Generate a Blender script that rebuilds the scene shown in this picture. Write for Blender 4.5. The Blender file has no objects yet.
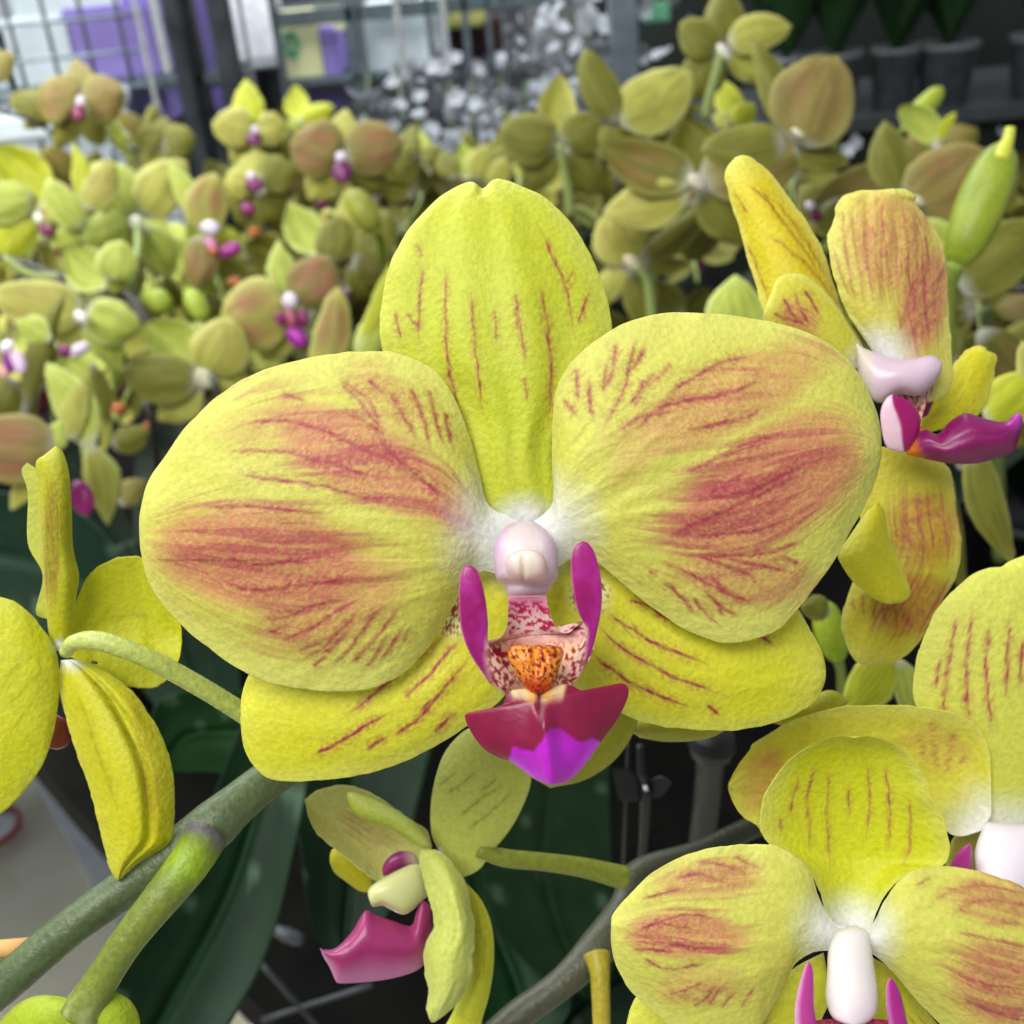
import bpy, math, random
import numpy as np
from mathutils import Vector, Matrix, Euler
random.seed(7)
col = bpy.context.scene.collection
PI = math.pi
# ------------------------------------------------------------------ camera frame
F = 1098.0
PITCH, ROLL = math.radians(28), math.radians(5)
CAM = np.array([0., 0., 1.35])
fwd = np.array([0, math.cos(PITCH), -math.sin(PITCH)])
up0 = np.array([0, math.sin(PITCH), math.cos(PITCH)])
rt0 = np.array([1., 0, 0])
up = up0*math.cos(ROLL) + rt0*math.sin(ROLL)
rt = rt0*math.cos(ROLL) - up0*math.sin(ROLL)
def at(px, py, d):
    """point seen at photo position (px,py), d centimetres in front of the lens"""
    px, py, d = np.asarray(px, float), np.asarray(py, float), np.asarray(d, float)/100.0
    v = fwd + ((px-512)/F)[..., None]*rt - ((py-512)/F)[..., None]*up
    return CAM + d[..., None]*v
def on_y(px, py, y):
    v = fwd + (px-512)/F*rt - (py-512)/F*up
    return Vector(CAM + v*(y/v[1]))
def on_z(px, py, z):
    v = fwd + (px-512)/F*rt - (py-512)/F*up
    return Vector(CAM + v*((z-CAM[2])/v[2]))
# ------------------------------------------------------------------ numpy helpers
def lin(c):
    c = np.asarray(c, float)/255.0
    return np.where(c <= .04045, c/12.92, ((c+.055)/1.055)**2.4)
def vnoise(x, y, seed=0):
    xi, yi = np.floor(x).astype(np.int64), np.floor(y).astype(np.int64)
    xf, yf = x-xi, y-yi
    u, v = xf*xf*(3-2*xf), yf*yf*(3-2*yf)
    def h(a, b):
        n = (a*374761393 + b*668265263 + seed*974634777) & 0x7fffffff
        n = ((n ^ (n >> 13))*1274126177) & 0x7fffffff
        return ((n ^ (n >> 16)) & 0xffff)/65535.0
    return (h(xi, yi)*(1-u)+h(xi+1, yi)*u)*(1-v) + (h(xi, yi+1)*(1-u)+h(xi+1, yi+1)*u)*v
def fbm(x, y, seed=0, o=3):
    r, a, t = 0, 1., 0
    for k in range(o):
        r = r + a*vnoise(x*2**k, y*2**k, seed+k*17); t += a; a *= .55
    return r/t
def ss(a, b, x):
    t = np.clip((x-a)/(b-a), 0, 1); return t*t*(3-2*t)
def mixc(C, c, m):
    return C*(1-m[..., None]) + np.asarray(c)*m[..., None]
def spline(pts, n=24):
    P = np.asarray(pts, float)
    if len(P) == 2: P = np.array([P[0], (P[0]+P[1])/2, P[1]])
    Q = np.vstack([2*P[0]-P[1], P, 2*P[-1]-P[-2]])
    out = []
    for i in range(1, len(Q)-2):
        p0, p1, p2, p3 = Q[i-1], Q[i], Q[i+1], Q[i+2]
        t = np.linspace(0, 1, n, endpoint=False)[:, None]
        out.append(.5*((2*p1)+(-p0+p2)*t+(2*p0-5*p1+4*p2-p3)*t**2+(-p0+3*p1-3*p2+p3)*t**3))
    out.append(P[-1][None]); return np.vstack(out)
def resample(pts, T):
    S = spline(pts)
    d = np.concatenate([[0], np.cumsum(np.linalg.norm(np.diff(S[:, :2], axis=0), axis=1))]); d /= d[-1]
    return np.stack([np.interp(T, d, S[:, k]) for k in range(S.shape[1])], 1)
def cv(pts, ox, oy, s): return [(ox+p[0]/s, oy+p[1]/s) for p in pts]
def polydist(X, Y, pts):
    """distance to a polyline and the fraction along it"""
    S = resample(pts, np.linspace(0, 1, 14)); best = np.full(X.shape, 1e9); fr = np.zeros(X.shape)
    for i in range(13):
        a, b = S[i], S[i+1]; d = b-a; L = (d**2).sum()+1e-9
        t = np.clip(((X-a[0])*d[0]+(Y-a[1])*d[1])/L, 0, 1)
        r = np.hypot(X-a[0]-t*d[0], Y-a[1]-t*d[1]); m = r < best
        best[m] = r[m]; fr[m] = (i+t[m])/13
    return best, fr
# ------------------------------------------------------------------ object helpers
def mesh_np(name, V, Q, C=None, mat=None, parent=None, smooth=True):
    me = bpy.data.meshes.new(name); V = np.asarray(V, np.float32); Q = np.asarray(Q, np.int32)
    me.vertices.add(len(V)); me.vertices.foreach_set('co', V.ravel())
    me.loops.add(Q.size); me.loops.foreach_set('vertex_index', Q.ravel())
    me.polygons.add(len(Q)); me.polygons.foreach_set('loop_start', np.arange(0, Q.size, Q.shape[1], dtype=np.int32))
    if C is not None:
        a = me.attributes.new('pigment', 'FLOAT_COLOR', 'POINT')
        a.data.foreach_set('color', np.hstack([np.clip(C, 0, 1), np.ones((len(C), 1))]).astype(np.float32).ravel())
    me.update(calc_edges=True); me.validate()
    me.polygons.foreach_set('use_smooth', [smooth]*len(me.polygons))
    o = bpy.data.objects.new(name, me); col.objects.link(o)
    if mat: me.materials.append(mat)
    if parent: o.parent = parent
    return o
def tag(o, label=None, cat=None, group=None, kind=None):
    if label: o['label'] = label
    if cat: o['category'] = cat
    if group: o['group'] = group
    if kind: o['kind'] = kind
    return o
def empty(name, loc=(0, 0, 0), label=None, cat=None, group=None, rot=None):
    o = bpy.data.objects.new(name, None); col.objects.link(o); o.empty_display_size = .01
    o.location = loc
    if rot is not None:
        o.rotation_euler = rot
    return tag(o, label, cat, group)
def woff(p):
    v = np.zeros(3)
    while p is not None: v = v+np.array(p.location); p = p.parent
    return v
def gridq(n, m, off=0, flip=False):
    i, j = np.meshgrid(np.arange(n), np.arange(m), indexing='ij'); a = (i*(m+1)+j).ravel()+off
    q = np.stack([a, a+1, a+m+2, a+m+1], 1)
    return q[:, ::-1] if flip else q
def sheet(name, parent, mat, L, R, d0, d1, bow=0, cup=0, tw=0, nu=40, nv=30, th=.05, pillow=0,
          paint=None, wave=0, seed=0, proj=None, dfun=None, back=None, label=None, ripple=0, warp=None):
    tau = np.linspace(0, 1, nu+1); T1 = (1-(1-tau)**1.45)*.9985
    l, r = resample(L, T1), resample(R, T1)
    V1 = np.linspace(0, 1, nv+1); T, V = np.meshgrid(T1, V1, indexing='ij')
    X = l[:, :1]*(1-V1)+r[:, :1]*V1; Y = l[:, 1:2]*(1-V1)+r[:, 1:2]*V1
    if proj is None and wave:   # slightly ragged margins
        k = np.abs(2*V-1)**6*ss(0, .15, T)*3.2*(fbm(T*22+seed, np.sign(V-.5)*3+seed*1.7, seed+3, 3)-.5)*np.sign(2*V-1)
        w = r-l; ln = np.linalg.norm(w, axis=1)[:, None]+1e-6; X = X+k*w[:, :1]/ln; Y = Y+k*w[:, 1:2]/ln
    if warp: X, Y = warp(X, Y, T, V)
    s = 2*V-1; env = np.sin(PI*np.clip(T, 0, 1))**.7
    D = d0+(d1-d0)*T - bow*4*T*(1-T) - cup*(1-s*s)*env + tw*s*env
    if wave:
        D = D + wave*np.abs(s)**3*(fbm(T*5+seed, np.sign(s)*2+seed*1.3, seed)-.5)*2*ss(0, .3, T)
        D = D + wave*.6*(fbm(T*3+seed, V*3+seed*.7, seed+5)-.5)*2*ss(0, .3, T)
    if ripple:
        D = D + ripple*(fbm(T*4+seed, V*38, seed+9, 2)-.5)*2*ss(0, .2, T)
    if dfun is not None: D = D+dfun(X, Y, T, V)
    pr = proj or (lambda x, y, d: at(x, y, d))
    off = woff(parent) if proj is None and parent is not None else 0
    prof = np.sqrt(np.clip(1-s**2, 0, 1))*np.clip(np.sin(PI*np.clip(T, .0, 1)), 0, 1)**.5
    if pillow:
        A = pr(X, Y, D-pillow*prof); B = pr(X, Y, D+pillow*prof+.004)
    else:
        A = pr(X, Y, D); B = pr(X, Y, D+th*(.35+.65*prof))
    C = paint(X, Y, T, V) if paint else np.ones(X.shape+(3,))*.8
    Cb = back(X, Y, T, V) if back else C
    n = (nu+1)*(nv+1)
    Vt = np.vstack([A.reshape(-1, 3), B.reshape(-1, 3)])-off
    Q = [gridq(nu, nv), gridq(nu, nv, n, True)]
    idx = np.arange(n).reshape(nu+1, nv+1)
    loop = np.concatenate([idx[0, :-1], idx[:-1, -1], idx[-1, :0:-1], idx[:0:-1, 0]]); nx = np.roll(loop, -1)
    Q.append(np.stack([nx, loop, loop+n, nx+n], 1))
    o = mesh_np(name, Vt, np.vstack(Q), np.vstack([C.reshape(-1, 3), Cb.reshape(-1, 3)]), mat, parent)
    if label: o['label'] = label
    return o
def tube(name, parent, mat, pts, colr=None, ns=14, n=None, proj=None, label=None, bump=0):
    """pts: (px,py,d_cm,r_px) seen through the lens, or (x,y,z,r) metres with proj='w'"""
    P = np.asarray(pts, float)
    if proj is None:
        W = at(P[:, 0], P[:, 1], P[:, 2]); Rr = P[:, 3]*P[:, 2]/F/100
    else: W, Rr = P[:, :3], P[:, 3]
    M = np.hstack([W, Rr[:, None]]); n = n or max(8, len(P)*8)
    Z = spline(M, 30); d = np.concatenate([[0], np.cumsum(np.linalg.norm(np.diff(Z[:, :3], axis=0), axis=1))]); d /= max(d[-1], 1e-9)
    T = np.linspace(0, 1, n+1); S = np.stack([np.interp(T, d, Z[:, k]) for k in range(4)], 1)
    tan = np.gradient(S[:, :3], axis=0); tan /= np.linalg.norm(tan, axis=1)[:, None]+1e-12
    ref = np.array([.3, .2, .93]); a = np.cross(tan, ref); a /= np.linalg.norm(a, axis=1)[:, None]+1e-12; b = np.cross(tan, a)
    ph = np.linspace(0, 2*PI, ns, endpoint=False)
    rr = S[:, 3:4]*np.ones(ns)
    if bump: rr = rr*(1+bump*(fbm(T[:, None]*30+0*ph, T[:, None]*0+ph*3, 4)-.5))
    V = S[:, None, :3]+rr[..., None]*(np.cos(ph)[None, :, None]*a[:, None]+np.sin(ph)[None, :, None]*b[:, None])
    off = woff(parent) if parent is not None and proj is None else 0
    Vt = V.reshape(-1, 3)-off; k = len(Vt)
    c0, c1 = S[0, :3]-off-tan[0]*rr[0, 0]*.4, S[-1, :3]-off+tan[-1]*rr[-1, 0]*.4
    i, j = np.meshgrid(np.arange(n), np.arange(ns), indexing='ij'); j2 = (j+1) % ns
    Q = np.stack([i*ns+j, i*ns+j2, (i+1)*ns+j2, (i+1)*ns+j], -1).reshape(-1, 4)
    jj = np.arange(0, ns, 2)
    cap0 = np.stack([np.full(len(jj), k), (jj+2) % ns, (jj+1) % ns, jj], 1)
    cap1 = np.stack([np.full(len(jj), k+1), n*ns+jj, n*ns+(jj+1) % ns, n*ns+(jj+2) % ns], 1)
    Vt = np.vstack([Vt, c0, c1])
    C = None
    if colr is not None:
        TT = np.concatenate([np.repeat(T, ns), [0, 1]]); PP = np.concatenate([np.tile(ph, n+1), [0, 0]])
        C = colr(TT, PP) if callable(colr) else np.tile(lin(colr), (len(Vt), 1))
    o = mesh_np(name, Vt, np.vstack([Q, cap0, cap1]), C, mat, parent)
    if label: o['label'] = label
    return o
def wbox(name, mat, lo, hi, parent=None, bev=.002):
    import bmesh
    bm = bmesh.new(); bmesh.ops.create_cube(bm, size=1)
    c = [(a+b)/2 for a, b in zip(lo, hi)]; s = [abs(b-a) for a, b in zip(lo, hi)]
    for v in bm.verts: v.co = Vector([v.co[k]*s[k]+c[k] for k in range(3)])
    bmesh.ops.bevel(bm, geom=list(bm.edges), offset=min(bev, min(s)*.3), segments=2, affect='EDGES')
    me = bpy.data.meshes.new(name); bm.to_mesh(me); bm.free(); me.materials.append(mat)
    o = bpy.data.objects.new(name, me); col.objects.link(o)
    if parent: o.parent = parent
    return o
def lathe(name, mat, prof, loc=(0, 0, 0), parent=None, ns=28, C=None):
    ph = np.linspace(0, 2*PI, ns, endpoint=False); P = np.asarray(prof, float)
    V = np.stack([P[:, 0:1]*np.cos(ph), P[:, 0:1]*np.sin(ph), P[:, 1:2]+0*ph], -1).reshape(-1, 3); n = len(P)-1
    i, j = np.meshgrid(np.arange(n), np.arange(ns), indexing='ij'); j2 = (j+1) % ns
    Q = np.stack([i*ns+j, i*ns+j2, (i+1)*ns+j2, (i+1)*ns+j], -1).reshape(-1, 4)
    o = mesh_np(name, V, Q, None, mat, parent); o.location = loc; return o
# ------------------------------------------------------------------ materials
def newmat(name):
    m = bpy.data.materials.new(name); m.use_nodes = True; nt = m.node_tree
    return m, nt, nt.nodes['Principled BSDF'], nt.nodes['Material Output']
def petal_mat(name, rough=.5, trans=.22, bscale=900, bstr=.25, var=.16, spec=.3, sheen=.0, sss=0):
    m, nt, b, out = newmat(name); N = nt.nodes.new; Lk = nt.links.new
    a = N('ShaderNodeAttribute'); a.attribute_name = 'pigment'
    tc = N('ShaderNodeTexCoord'); no = N('ShaderNodeTexNoise'); no.inputs['Scale'].default_value = bscale; no.inputs['Detail'].default_value = 3
    Lk(tc.outputs['Object'], no.inputs['Vector'])
    mr = N('ShaderNodeMapRange'); mr.inputs['From Min'].default_value = .25; mr.inputs['From Max'].default_value = .75
    mr.inputs['To Min'].default_value = 1-var; mr.inputs['To Max'].default_value = 1+var*.6
    Lk(no.outputs['Fac'], mr.inputs['Value'])
    mx = N('ShaderNodeVectorMath'); mx.operation = 'SCALE'; Lk(a.outputs['Color'], mx.inputs[0]); Lk(mr.outputs['Result'], mx.inputs['Scale'])
    Lk(mx.outputs['Vector'], b.inputs['Base Color'])
    b.inputs['Roughness'].default_value = rough; b.inputs['Specular IOR Level'].default_value = spec
    b.inputs['Sheen Weight'].default_value = sheen
    if sss:
        b.inputs['Subsurface Weight'].default_value = sss; b.inputs['Subsurface Radius'].default_value = (.004, .003, .002); b.inputs['Subsurface Scale'].default_value = 1
    bp = N('ShaderNodeBump'); bp.inputs['Strength'].default_value = bstr; bp.inputs['Distance'].default_value = .0004
    Lk(no.outputs['Fac'], bp.inputs['Height']); Lk(bp.outputs['Normal'], b.inputs['Normal'])
    if trans:
        t = N('ShaderNodeBsdfTranslucent'); Lk(mx.outputs['Vector'], t.inputs['Color'])
        ms = N('ShaderNodeMixShader'); ms.inputs[0].default_value = trans
        Lk(b.outputs[0], ms.inputs[1]); Lk(t.outputs[0], ms.inputs[2]); Lk(ms.outputs[0], out.inputs['Surface'])
    return m
def plain(name, c, rough=.5, metal=0, nscale=40, var=.15, c2=None, bump=0, spec=.5, stretch=None):
    m, nt, b, out = newmat(name); N = nt.nodes.new; Lk = nt.links.new
    tc = N('ShaderNodeTexCoord'); no = N('ShaderNodeTexNoise'); no.inputs['Scale'].default_value = nscale; no.inputs['Detail'].default_value = 4
    if stretch:
        mp = N('ShaderNodeMapping'); mp.inputs['Scale'].default_value = stretch; Lk(tc.outputs['Object'], mp.inputs['Vector']); Lk(mp.outputs[0], no.inputs['Vector'])
    else: Lk(tc.outputs['Object'], no.inputs['Vector'])
    cr = N('ShaderNodeValToRGB'); cr.color_ramp.elements[0].position = .35; cr.color_ramp.elements[1].position = .65
    A = lin(c); B = lin(c2) if c2 else A*(1+var); A = A if c2 else A*(1-var)
    cr.color_ramp.elements[0].color = (*np.clip(A, 0, 1), 1); cr.color_ramp.elements[1].color = (*np.clip(B, 0, 1), 1)
    Lk(no.outputs['Fac'], cr.inputs['Fac']); Lk(cr.outputs['Color'], b.inputs['Base Color'])
    b.inputs['Roughness'].default_value = rough; b.inputs['Metallic'].default_value = metal; b.inputs['Specular IOR Level'].default_value = spec
    if bump:
        bp = N('ShaderNodeBump'); bp.inputs['Strength'].default_value = bump; bp.inputs['Distance'].default_value = .002
        Lk(no.outputs['Fac'], bp.inputs['Height']); Lk(bp.outputs['Normal'], b.inputs['Normal'])
    return m
M_PET = petal_mat('petal_tissue', rough=.5, trans=.2, bscale=1300, bstr=.5, var=.13)
M_BG = petal_mat('distant_petal_tissue', rough=.6, trans=.25, bscale=150, bstr=.1, var=.08)
M_LIP = petal_mat('lip_tissue', rough=.33, trans=.08, bscale=700, bstr=.2, var=.1, spec=.45)
M_COL = petal_mat('column_tissue', rough=.3, trans=.1, bscale=400, bstr=.1, var=.04, spec=.5, sss=.4)
M_STEM = petal_mat('stem_tissue', rough=.42, trans=0, bscale=1100, bstr=.5, var=.25, spec=.4)
M_LEAF = petal_mat('leaf_tissue', rough=.5, trans=.02, bscale=120, bstr=.15, var=.25, spec=.15)
M_METAL = plain('galvanised_steel', (120, 130, 138), .4, .7, 60, .2)
M_DMETAL = plain('grey_slotted_steel', (70, 74, 78), .45, .5, 25, .35)
M_CHROME = plain('bright_chrome', (225, 228, 235), .25, .6, 200, .3)
M_WHITE = plain('white_film', (225, 235, 238), .5, 0, 10, .06)
M_PURPLE = plain('purple_card', (150, 132, 205), .55, 0, 12, .08)
M_CREAM = plain('cream_paper', (232, 230, 175), .6, 0, 12, .05)
M_GREENINK = plain('green_ink', (110, 180, 140), .6)
M_BLACK = plain('black_plastic', (9, 9, 10), .5, 0, 30, .3, spec=.5)
M_POT = plain('grey_plastic_pot', (104, 108, 110), .5, 0, 40, .25)
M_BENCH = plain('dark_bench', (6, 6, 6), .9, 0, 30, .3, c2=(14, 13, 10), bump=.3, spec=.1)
M_BARK = plain('bark_chip', (170, 95, 50), .8, 0, 60, .3, bump=.4)
M_FLOOR = plain('concrete_floor', (214, 208, 184), .7, 0, 9, .1, c2=(228, 224, 204), bump=.05)
M_WALL = plain('pale_wall', (205, 212, 222), .8, 0, 3, .06)
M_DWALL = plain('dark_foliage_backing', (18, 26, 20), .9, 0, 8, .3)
M_RED = plain('red_rim', (170, 35, 55), .35)
M_WOOD = plain('straw_wood', (196, 150, 86), .6, 0, 300, .2, stretch=(1, .1, .1))
M_BLOS = plain('white_blossom', (158, 162, 168), .6, 0, 80, .05)
M_GREENSTEM = plain('dull_green_stem', (70, 88, 60), .6)
# ------------------------------------------------------------------ pigments
YEL, YEL2, PALE = lin((214, 212, 96)), lin((203, 204, 72)), lin((224, 222, 118))
WHT, BLU, VEI = lin((230, 232, 226)), lin((206, 128, 98)), lin((164, 50, 72))
def centre_white(C, X, Y, cx, cy, r0, r1):
    r = np.hypot(X-cx, (Y-cy))*(1+.25*(fbm(X*.03, Y*.03, 3)-.5))
    return mixc(C, WHT, 1-ss(r0, r1, r))
def pig(cx, cy, r0, r1, blush=(), veins=(), seed=0, base=YEL, pale=PALE, auto=0, vw=1.6, edge=.5, vcol=VEI, vs=.85, bs=.8, awin=(.25, .85), aw=.008, bcol=BLU):
    def f(X, Y, T, V):
        C = np.ones(X.shape+(3,))*base
        C = mixc(C, YEL2, .35*fbm(T*3, V*9, seed+2))
        e = np.maximum(ss(.72, 1., np.abs(2*V-1)), ss(.78, 1., T))
        C = mixc(C, pale, np.clip(edge*e+.25*(fbm(X*.02, Y*.02, seed+3)-.3), 0, 1))
        fib = fbm(T*9, V*75, seed+1, 4); grain = fbm(X*.45, Y*.45, seed+6, 2)
        B = np.zeros(X.shape); Bx = np.zeros(X.shape)
        for (bx, by, rx, ry, ang, st) in blush:
            a = math.radians(ang); dx, dy = X-bx, Y-by
            u = (dx*math.cos(a)+dy*math.sin(a))/rx; v = (-dx*math.sin(a)+dy*math.cos(a))/ry
            rr = np.hypot(u, v)+.55*(fib-.5)+.25*(grain-.5)
            B = np.maximum(B, st*(1-ss(.62, 1.12, rr))); Bx = np.maximum(Bx, st*(1-ss(.7, 1.45, rr)))
        B = B*(1-.9*ss(.84, .97, T)); B = B*(.62+.85*(fib-.2))*(.55+.9*grain)
        C = mixc(C, bcol, np.clip(B*bs*1.15, 0, .95))
        Bw = Bx*(1-ss(.74, .9, T)); st = ss(.52, .64, fbm(T*3.5+seed, V*34, seed+21, 3)); C = mixc(C, lin((172, 66, 80)), .68*Bw*st*(.5+grain*.7))
        wx = (fbm(X*.08, Y*.08, seed+11)-.5)*4; wy = (fbm(X*.08, Y*.08, seed+12)-.5)*4
        M = np.zeros(X.shape)
        for k, vv in enumerate(veins):
            w = vw; pts = vv
            if isinstance(vv, tuple): pts, w = vv
            dd, fr = polydist(X+wx, Y+wy, pts)
            tp = ss(0, .12, fr)*(1-ss(.75, 1, fr))*.75+.25
            m = np.exp(-(dd/(w*(.5+.5*tp)*(.6+.8*grain)))**2)*tp*(.55+.9*(fbm(X*.12+k, Y*.12, seed+k)-.15))
            halo = .5*np.exp(-(dd/(w*3.2))**2)*tp*ss(.35, .7, grain)
            M = np.maximum(M, np.maximum(m, halo))
        for k in range(auto):
            rs = np.random.RandomState(seed*31+k)
            vi = .5+(k+.5-auto/2)/auto*.82
            wig = .05*(fbm(T*5+k, T*0+k*3.3, seed+k, 3)-.5)
            a0, a1 = awin[0]+rs.uniform(-.06, .1), awin[1]-rs.uniform(0, .3)*abs(2*vi-1)-rs.uniform(0, .12)
            m = np.exp(-((V-vi-wig)/aw)**2)*ss(a0, a0+.08, T)*(1-ss(a1-.15, a1, T))*(.2+1.2*(fbm(T*22+k, V*0+k, seed+3*k)-.15))
            M = np.maximum(M, m)
        C = mixc(C, vcol, np.clip(M*vs*1.25*(.7+.6*grain), 0, 1))
        return centre_white(C, X, Y, cx, cy, r0, r1)
    return f
def back_of(c, c2, seed=0, n=0, cx=None, cy=None):
    def f(X, Y, T, V):
        C = np.ones(X.shape+(3,))*lin(c)
        C = mixc(C, lin(c2), np.clip(1.5*fbm(T*4, V*18, seed, 3)-.4, 0, 1))
        if cx is not None: C = centre_white(C, X, Y, cx, cy, 5, 45)
        return C
    return f
# =================================================================== MAIN FLOWER
DM = 14.0
main = empty('orchid_flower', at(525, 560, DM+.3), 'large sharp yellow orchid bloom in the centre with pink blush', 'flower')
bpy.context.view_layer.update()
MC = dict(cx=522, cy=537, r0=26, r1=88)
c1 = lambda p: cv(p, 120, 160, 2.56); c2 = lambda p: cv(p, 500, 160, 2.56)
c3 = lambda p: cv(p, 220, 480, 3.2); c4 = lambda p: cv(p, 520, 480, 3.2); c5 = lambda p: cv(p, 430, 480, 3.2)
dv = [c1([(775, 270), (770, 350), (765, 430), (770, 470)]), (c1([(833, 280), (835, 380), (835, 480), (850, 570), (868, 640), (885, 720)]), 1.9),
      c1([(900, 340), (905, 440), (920, 570), (930, 650)]), c1([(958, 380), (965, 470)]), c2([(40, 340), (55, 450), (65, 525)]),
      (c2([(105, 320), (120, 420), (132, 520), (130, 600), (122, 690)]), 2.0), c2([(65, 555), (68, 620)]),
      (c2([(112, 190), (130, 240), (150, 280), (175, 350), (192, 450)]), 1.6), c1([(1012, 340), (1020, 450)]), c2([(165, 320), (190, 280)]),
      c2([(140, 240), (170, 330), (195, 300)]), c1([(765, 430), (730, 390)]), c1([(775, 250), (760, 210)]), c1([(720, 460), (700, 380)]), c2([(200, 420), (230, 330)])]
sheet('dorsal_sepal', main, M_PET,
      [(498, 545), (493, 522), (479, 495), (469, 455), (455, 420), (425, 390), (392, 368), (381, 340), (381, 310), (388, 270), (405, 235), (430, 205), (452, 189), (468, 182), (476, 182), (482, 187)],
      [(560, 545), (560, 522), (562, 495), (558, 455), (572, 420), (592, 385), (608, 350), (612, 325), (605, 290), (592, 257), (572, 225), (548, 200), (522, 186), (502, 179), (492, 180), (483, 187)],
      DM+.15, DM+.75, bow=.2, cup=.38, nu=230, nv=170, th=.06, wave=.09, seed=3,
      paint=pig(522, 537, 18, 52, veins=dv, seed=21, base=lin((198, 206, 48)), edge=.35, vs=.7, vw=1.5),
      dfun=lambda X, Y, T, V: -.03*np.sin(V*PI*7)*np.sin(PI*T), warp=lambda X, Y, T, V: (X, Y+8*np.exp(-((X-483)/6.5)**2)*(1-ss(182, 200, Y))))
lpv = [c1(p) for p in ([(560, 570), (610, 615), (645, 660), (680, 700)], [(590, 650), (640, 680), (685, 705)], [(690, 590), (720, 650), (765, 725)], [(735, 575), (770, 640), (785, 700), (797, 750)],
      [(790, 580), (805, 650), (830, 740)], [(830, 640), (850, 740)], [(310, 672), (420, 668), (520, 690), (600, 730), (690, 770), (780, 830)], [(270, 745), (400, 745), (500, 765), (600, 795), (700, 820)],
      [(290, 800), (400, 820), (500, 830), (620, 862), (720, 870)], [(220, 890), (350, 888), (540, 907)], [(560, 560), (640, 620), (672, 690)], [(630, 560), (680, 600)], [(650, 700), (740, 790), (860, 890)], [(410, 600), (480, 620)])]
lpv += [c3(p) for p in ([(0, 90), (100, 85), (200, 95), (350, 112)], [(0, 240), (120, 270), (300, 250), (430, 240)], [(0, 318), (100, 352), (220, 342), (400, 320), (450, 340)], [(130, 440), (210, 437), (300, 400), (430, 385)],
      [(190, 525), (300, 470), (360, 430), (470, 365)], [(270, 570), (330, 540), (375, 490), (450, 410)], [(325, 545), (350, 545), (420, 470)], [(365, 585), (430, 520), (480, 450), (530, 400)],
      [(410, 590), (460, 550), (510, 490), (585, 400)], [(465, 605), (510, 540), (545, 485)], [(520, 575), (560, 510), (585, 465)], [(250, 545), (330, 520)], [(150, 490), (230, 460)], [(300, 600), (345, 560)], [(440, 555), (470, 560)], [(585, 520), (605, 470)])]
LPU = [(522, 524), (508, 516), (494, 510), (485, 498), (475, 455), (462, 415), (447, 385), (425, 364), (395, 353), (350, 352), (300, 360), (260, 371), (225, 391), (190, 422), (165, 456), (148, 482), (140, 512), (139, 530)]
LPL = [(522, 578), (507, 578), (490, 572), (479, 572), (470, 578), (455, 603), (440, 630), (422, 656), (400, 676), (375, 687), (340, 692), (295, 688), (255, 677), (225, 660), (195, 637), (165, 607), (148, 580), (141, 553), (139, 530)]
def rad(cx, cy, n, amp, seed):
    """low ridges that follow the veins, fanning from the petal base"""
    def f(X, Y, T, V):
        th = np.arctan2(Y-cy, X-cx); r = np.hypot(X-cx, Y-cy)
        return amp*(fbm(th*n+seed, r*.012, seed, 3)-.5)*2*ss(60, 160, r)
    return f
sheet('petal', main, M_PET, LPU, LPL, DM-.02, DM+.15, bow=.1, cup=.55, nu=270, nv=260, th=.06, wave=.1, seed=5,
      paint=pig(522, 537, 26, 100, seed=31, edge=.6, veins=lpv, vw=2.7, vs=.7, bs=.95,
                blush=[(368, 462, 125, 42, 27, .9), (262, 425, 60, 22, -8, .25), (265, 560, 130, 58, 8, .95), (440, 500, 50, 22, 40, .85), (330, 600, 90, 45, -20, .6), (385, 400, 50, 28, 50, .3)]),
      dfun=rad(560, 560, 9, .035, 4), label='broad left petal with pink blush')
rpv = [c2(p) for p in ([(295, 465), (290, 530), (265, 600)], [(350, 465), (330, 520), (325, 570), (290, 640), (262, 695)], [(225, 560), (230, 620), (240, 670)], [(195, 530), (200, 620)], [(375, 560), (330, 630)],
      [(430, 600), (490, 560), (570, 520), (665, 498)], [(400, 540), (370, 580), (340, 640)], [(340, 700), (420, 630), (550, 605), (700, 553)], [(480, 690), (590, 670), (690, 628)], [(470, 805), (600, 740), (720, 700)],
      [(560, 760), (700, 720)], [(430, 965), (560, 905), (700, 840), (810, 785)], [(500, 965), (640, 950), (770, 908)], [(500, 1012), (640, 1012), (775, 983)], [(270, 520), (262, 600)], [(375, 480), (330, 545)],
      [(165, 610), (200, 660)], [(440, 520), (370, 590)], [(520, 870), (660, 840), (790, 770)], [(300, 700), (360, 660), (470, 640)], [(540, 860), (640, 780)])]
rpv += [c4(p) for p in ([(450, 265), (520, 290), (600, 330), (680, 370), (760, 405)], [(560, 240), (640, 270), (720, 300), (785, 355)], [(600, 240), (700, 260), (800, 280), (880, 300)], [(740, 230), (820, 220), (905, 198)],
      [(550, 370), (580, 410), (640, 470)], [(585, 345), (640, 400), (705, 440)], [(450, 320), (500, 360), (565, 435)], [(410, 290), (440, 305)], [(600, 300), (650, 345), (740, 400)], [(830, 240), (900, 270)], [(640, 395), (650, 440)])]
RPU = [(530, 524), (540, 517), (551, 506), (553, 492), (552, 455), (553, 415), (557, 388), (573, 360), (600, 337), (635, 319), (680, 312), (730, 315), (780, 324), (820, 339), (850, 362), (870, 395), (880, 425), (882, 455)]
RPL = [(530, 578), (545, 576), (560, 566), (575, 558), (595, 562), (615, 577), (640, 598), (665, 617), (690, 632), (718, 642), (745, 641), (775, 631), (798, 609), (820, 580), (838, 555), (850, 532), (862, 512), (876, 480), (882, 455)]
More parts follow.
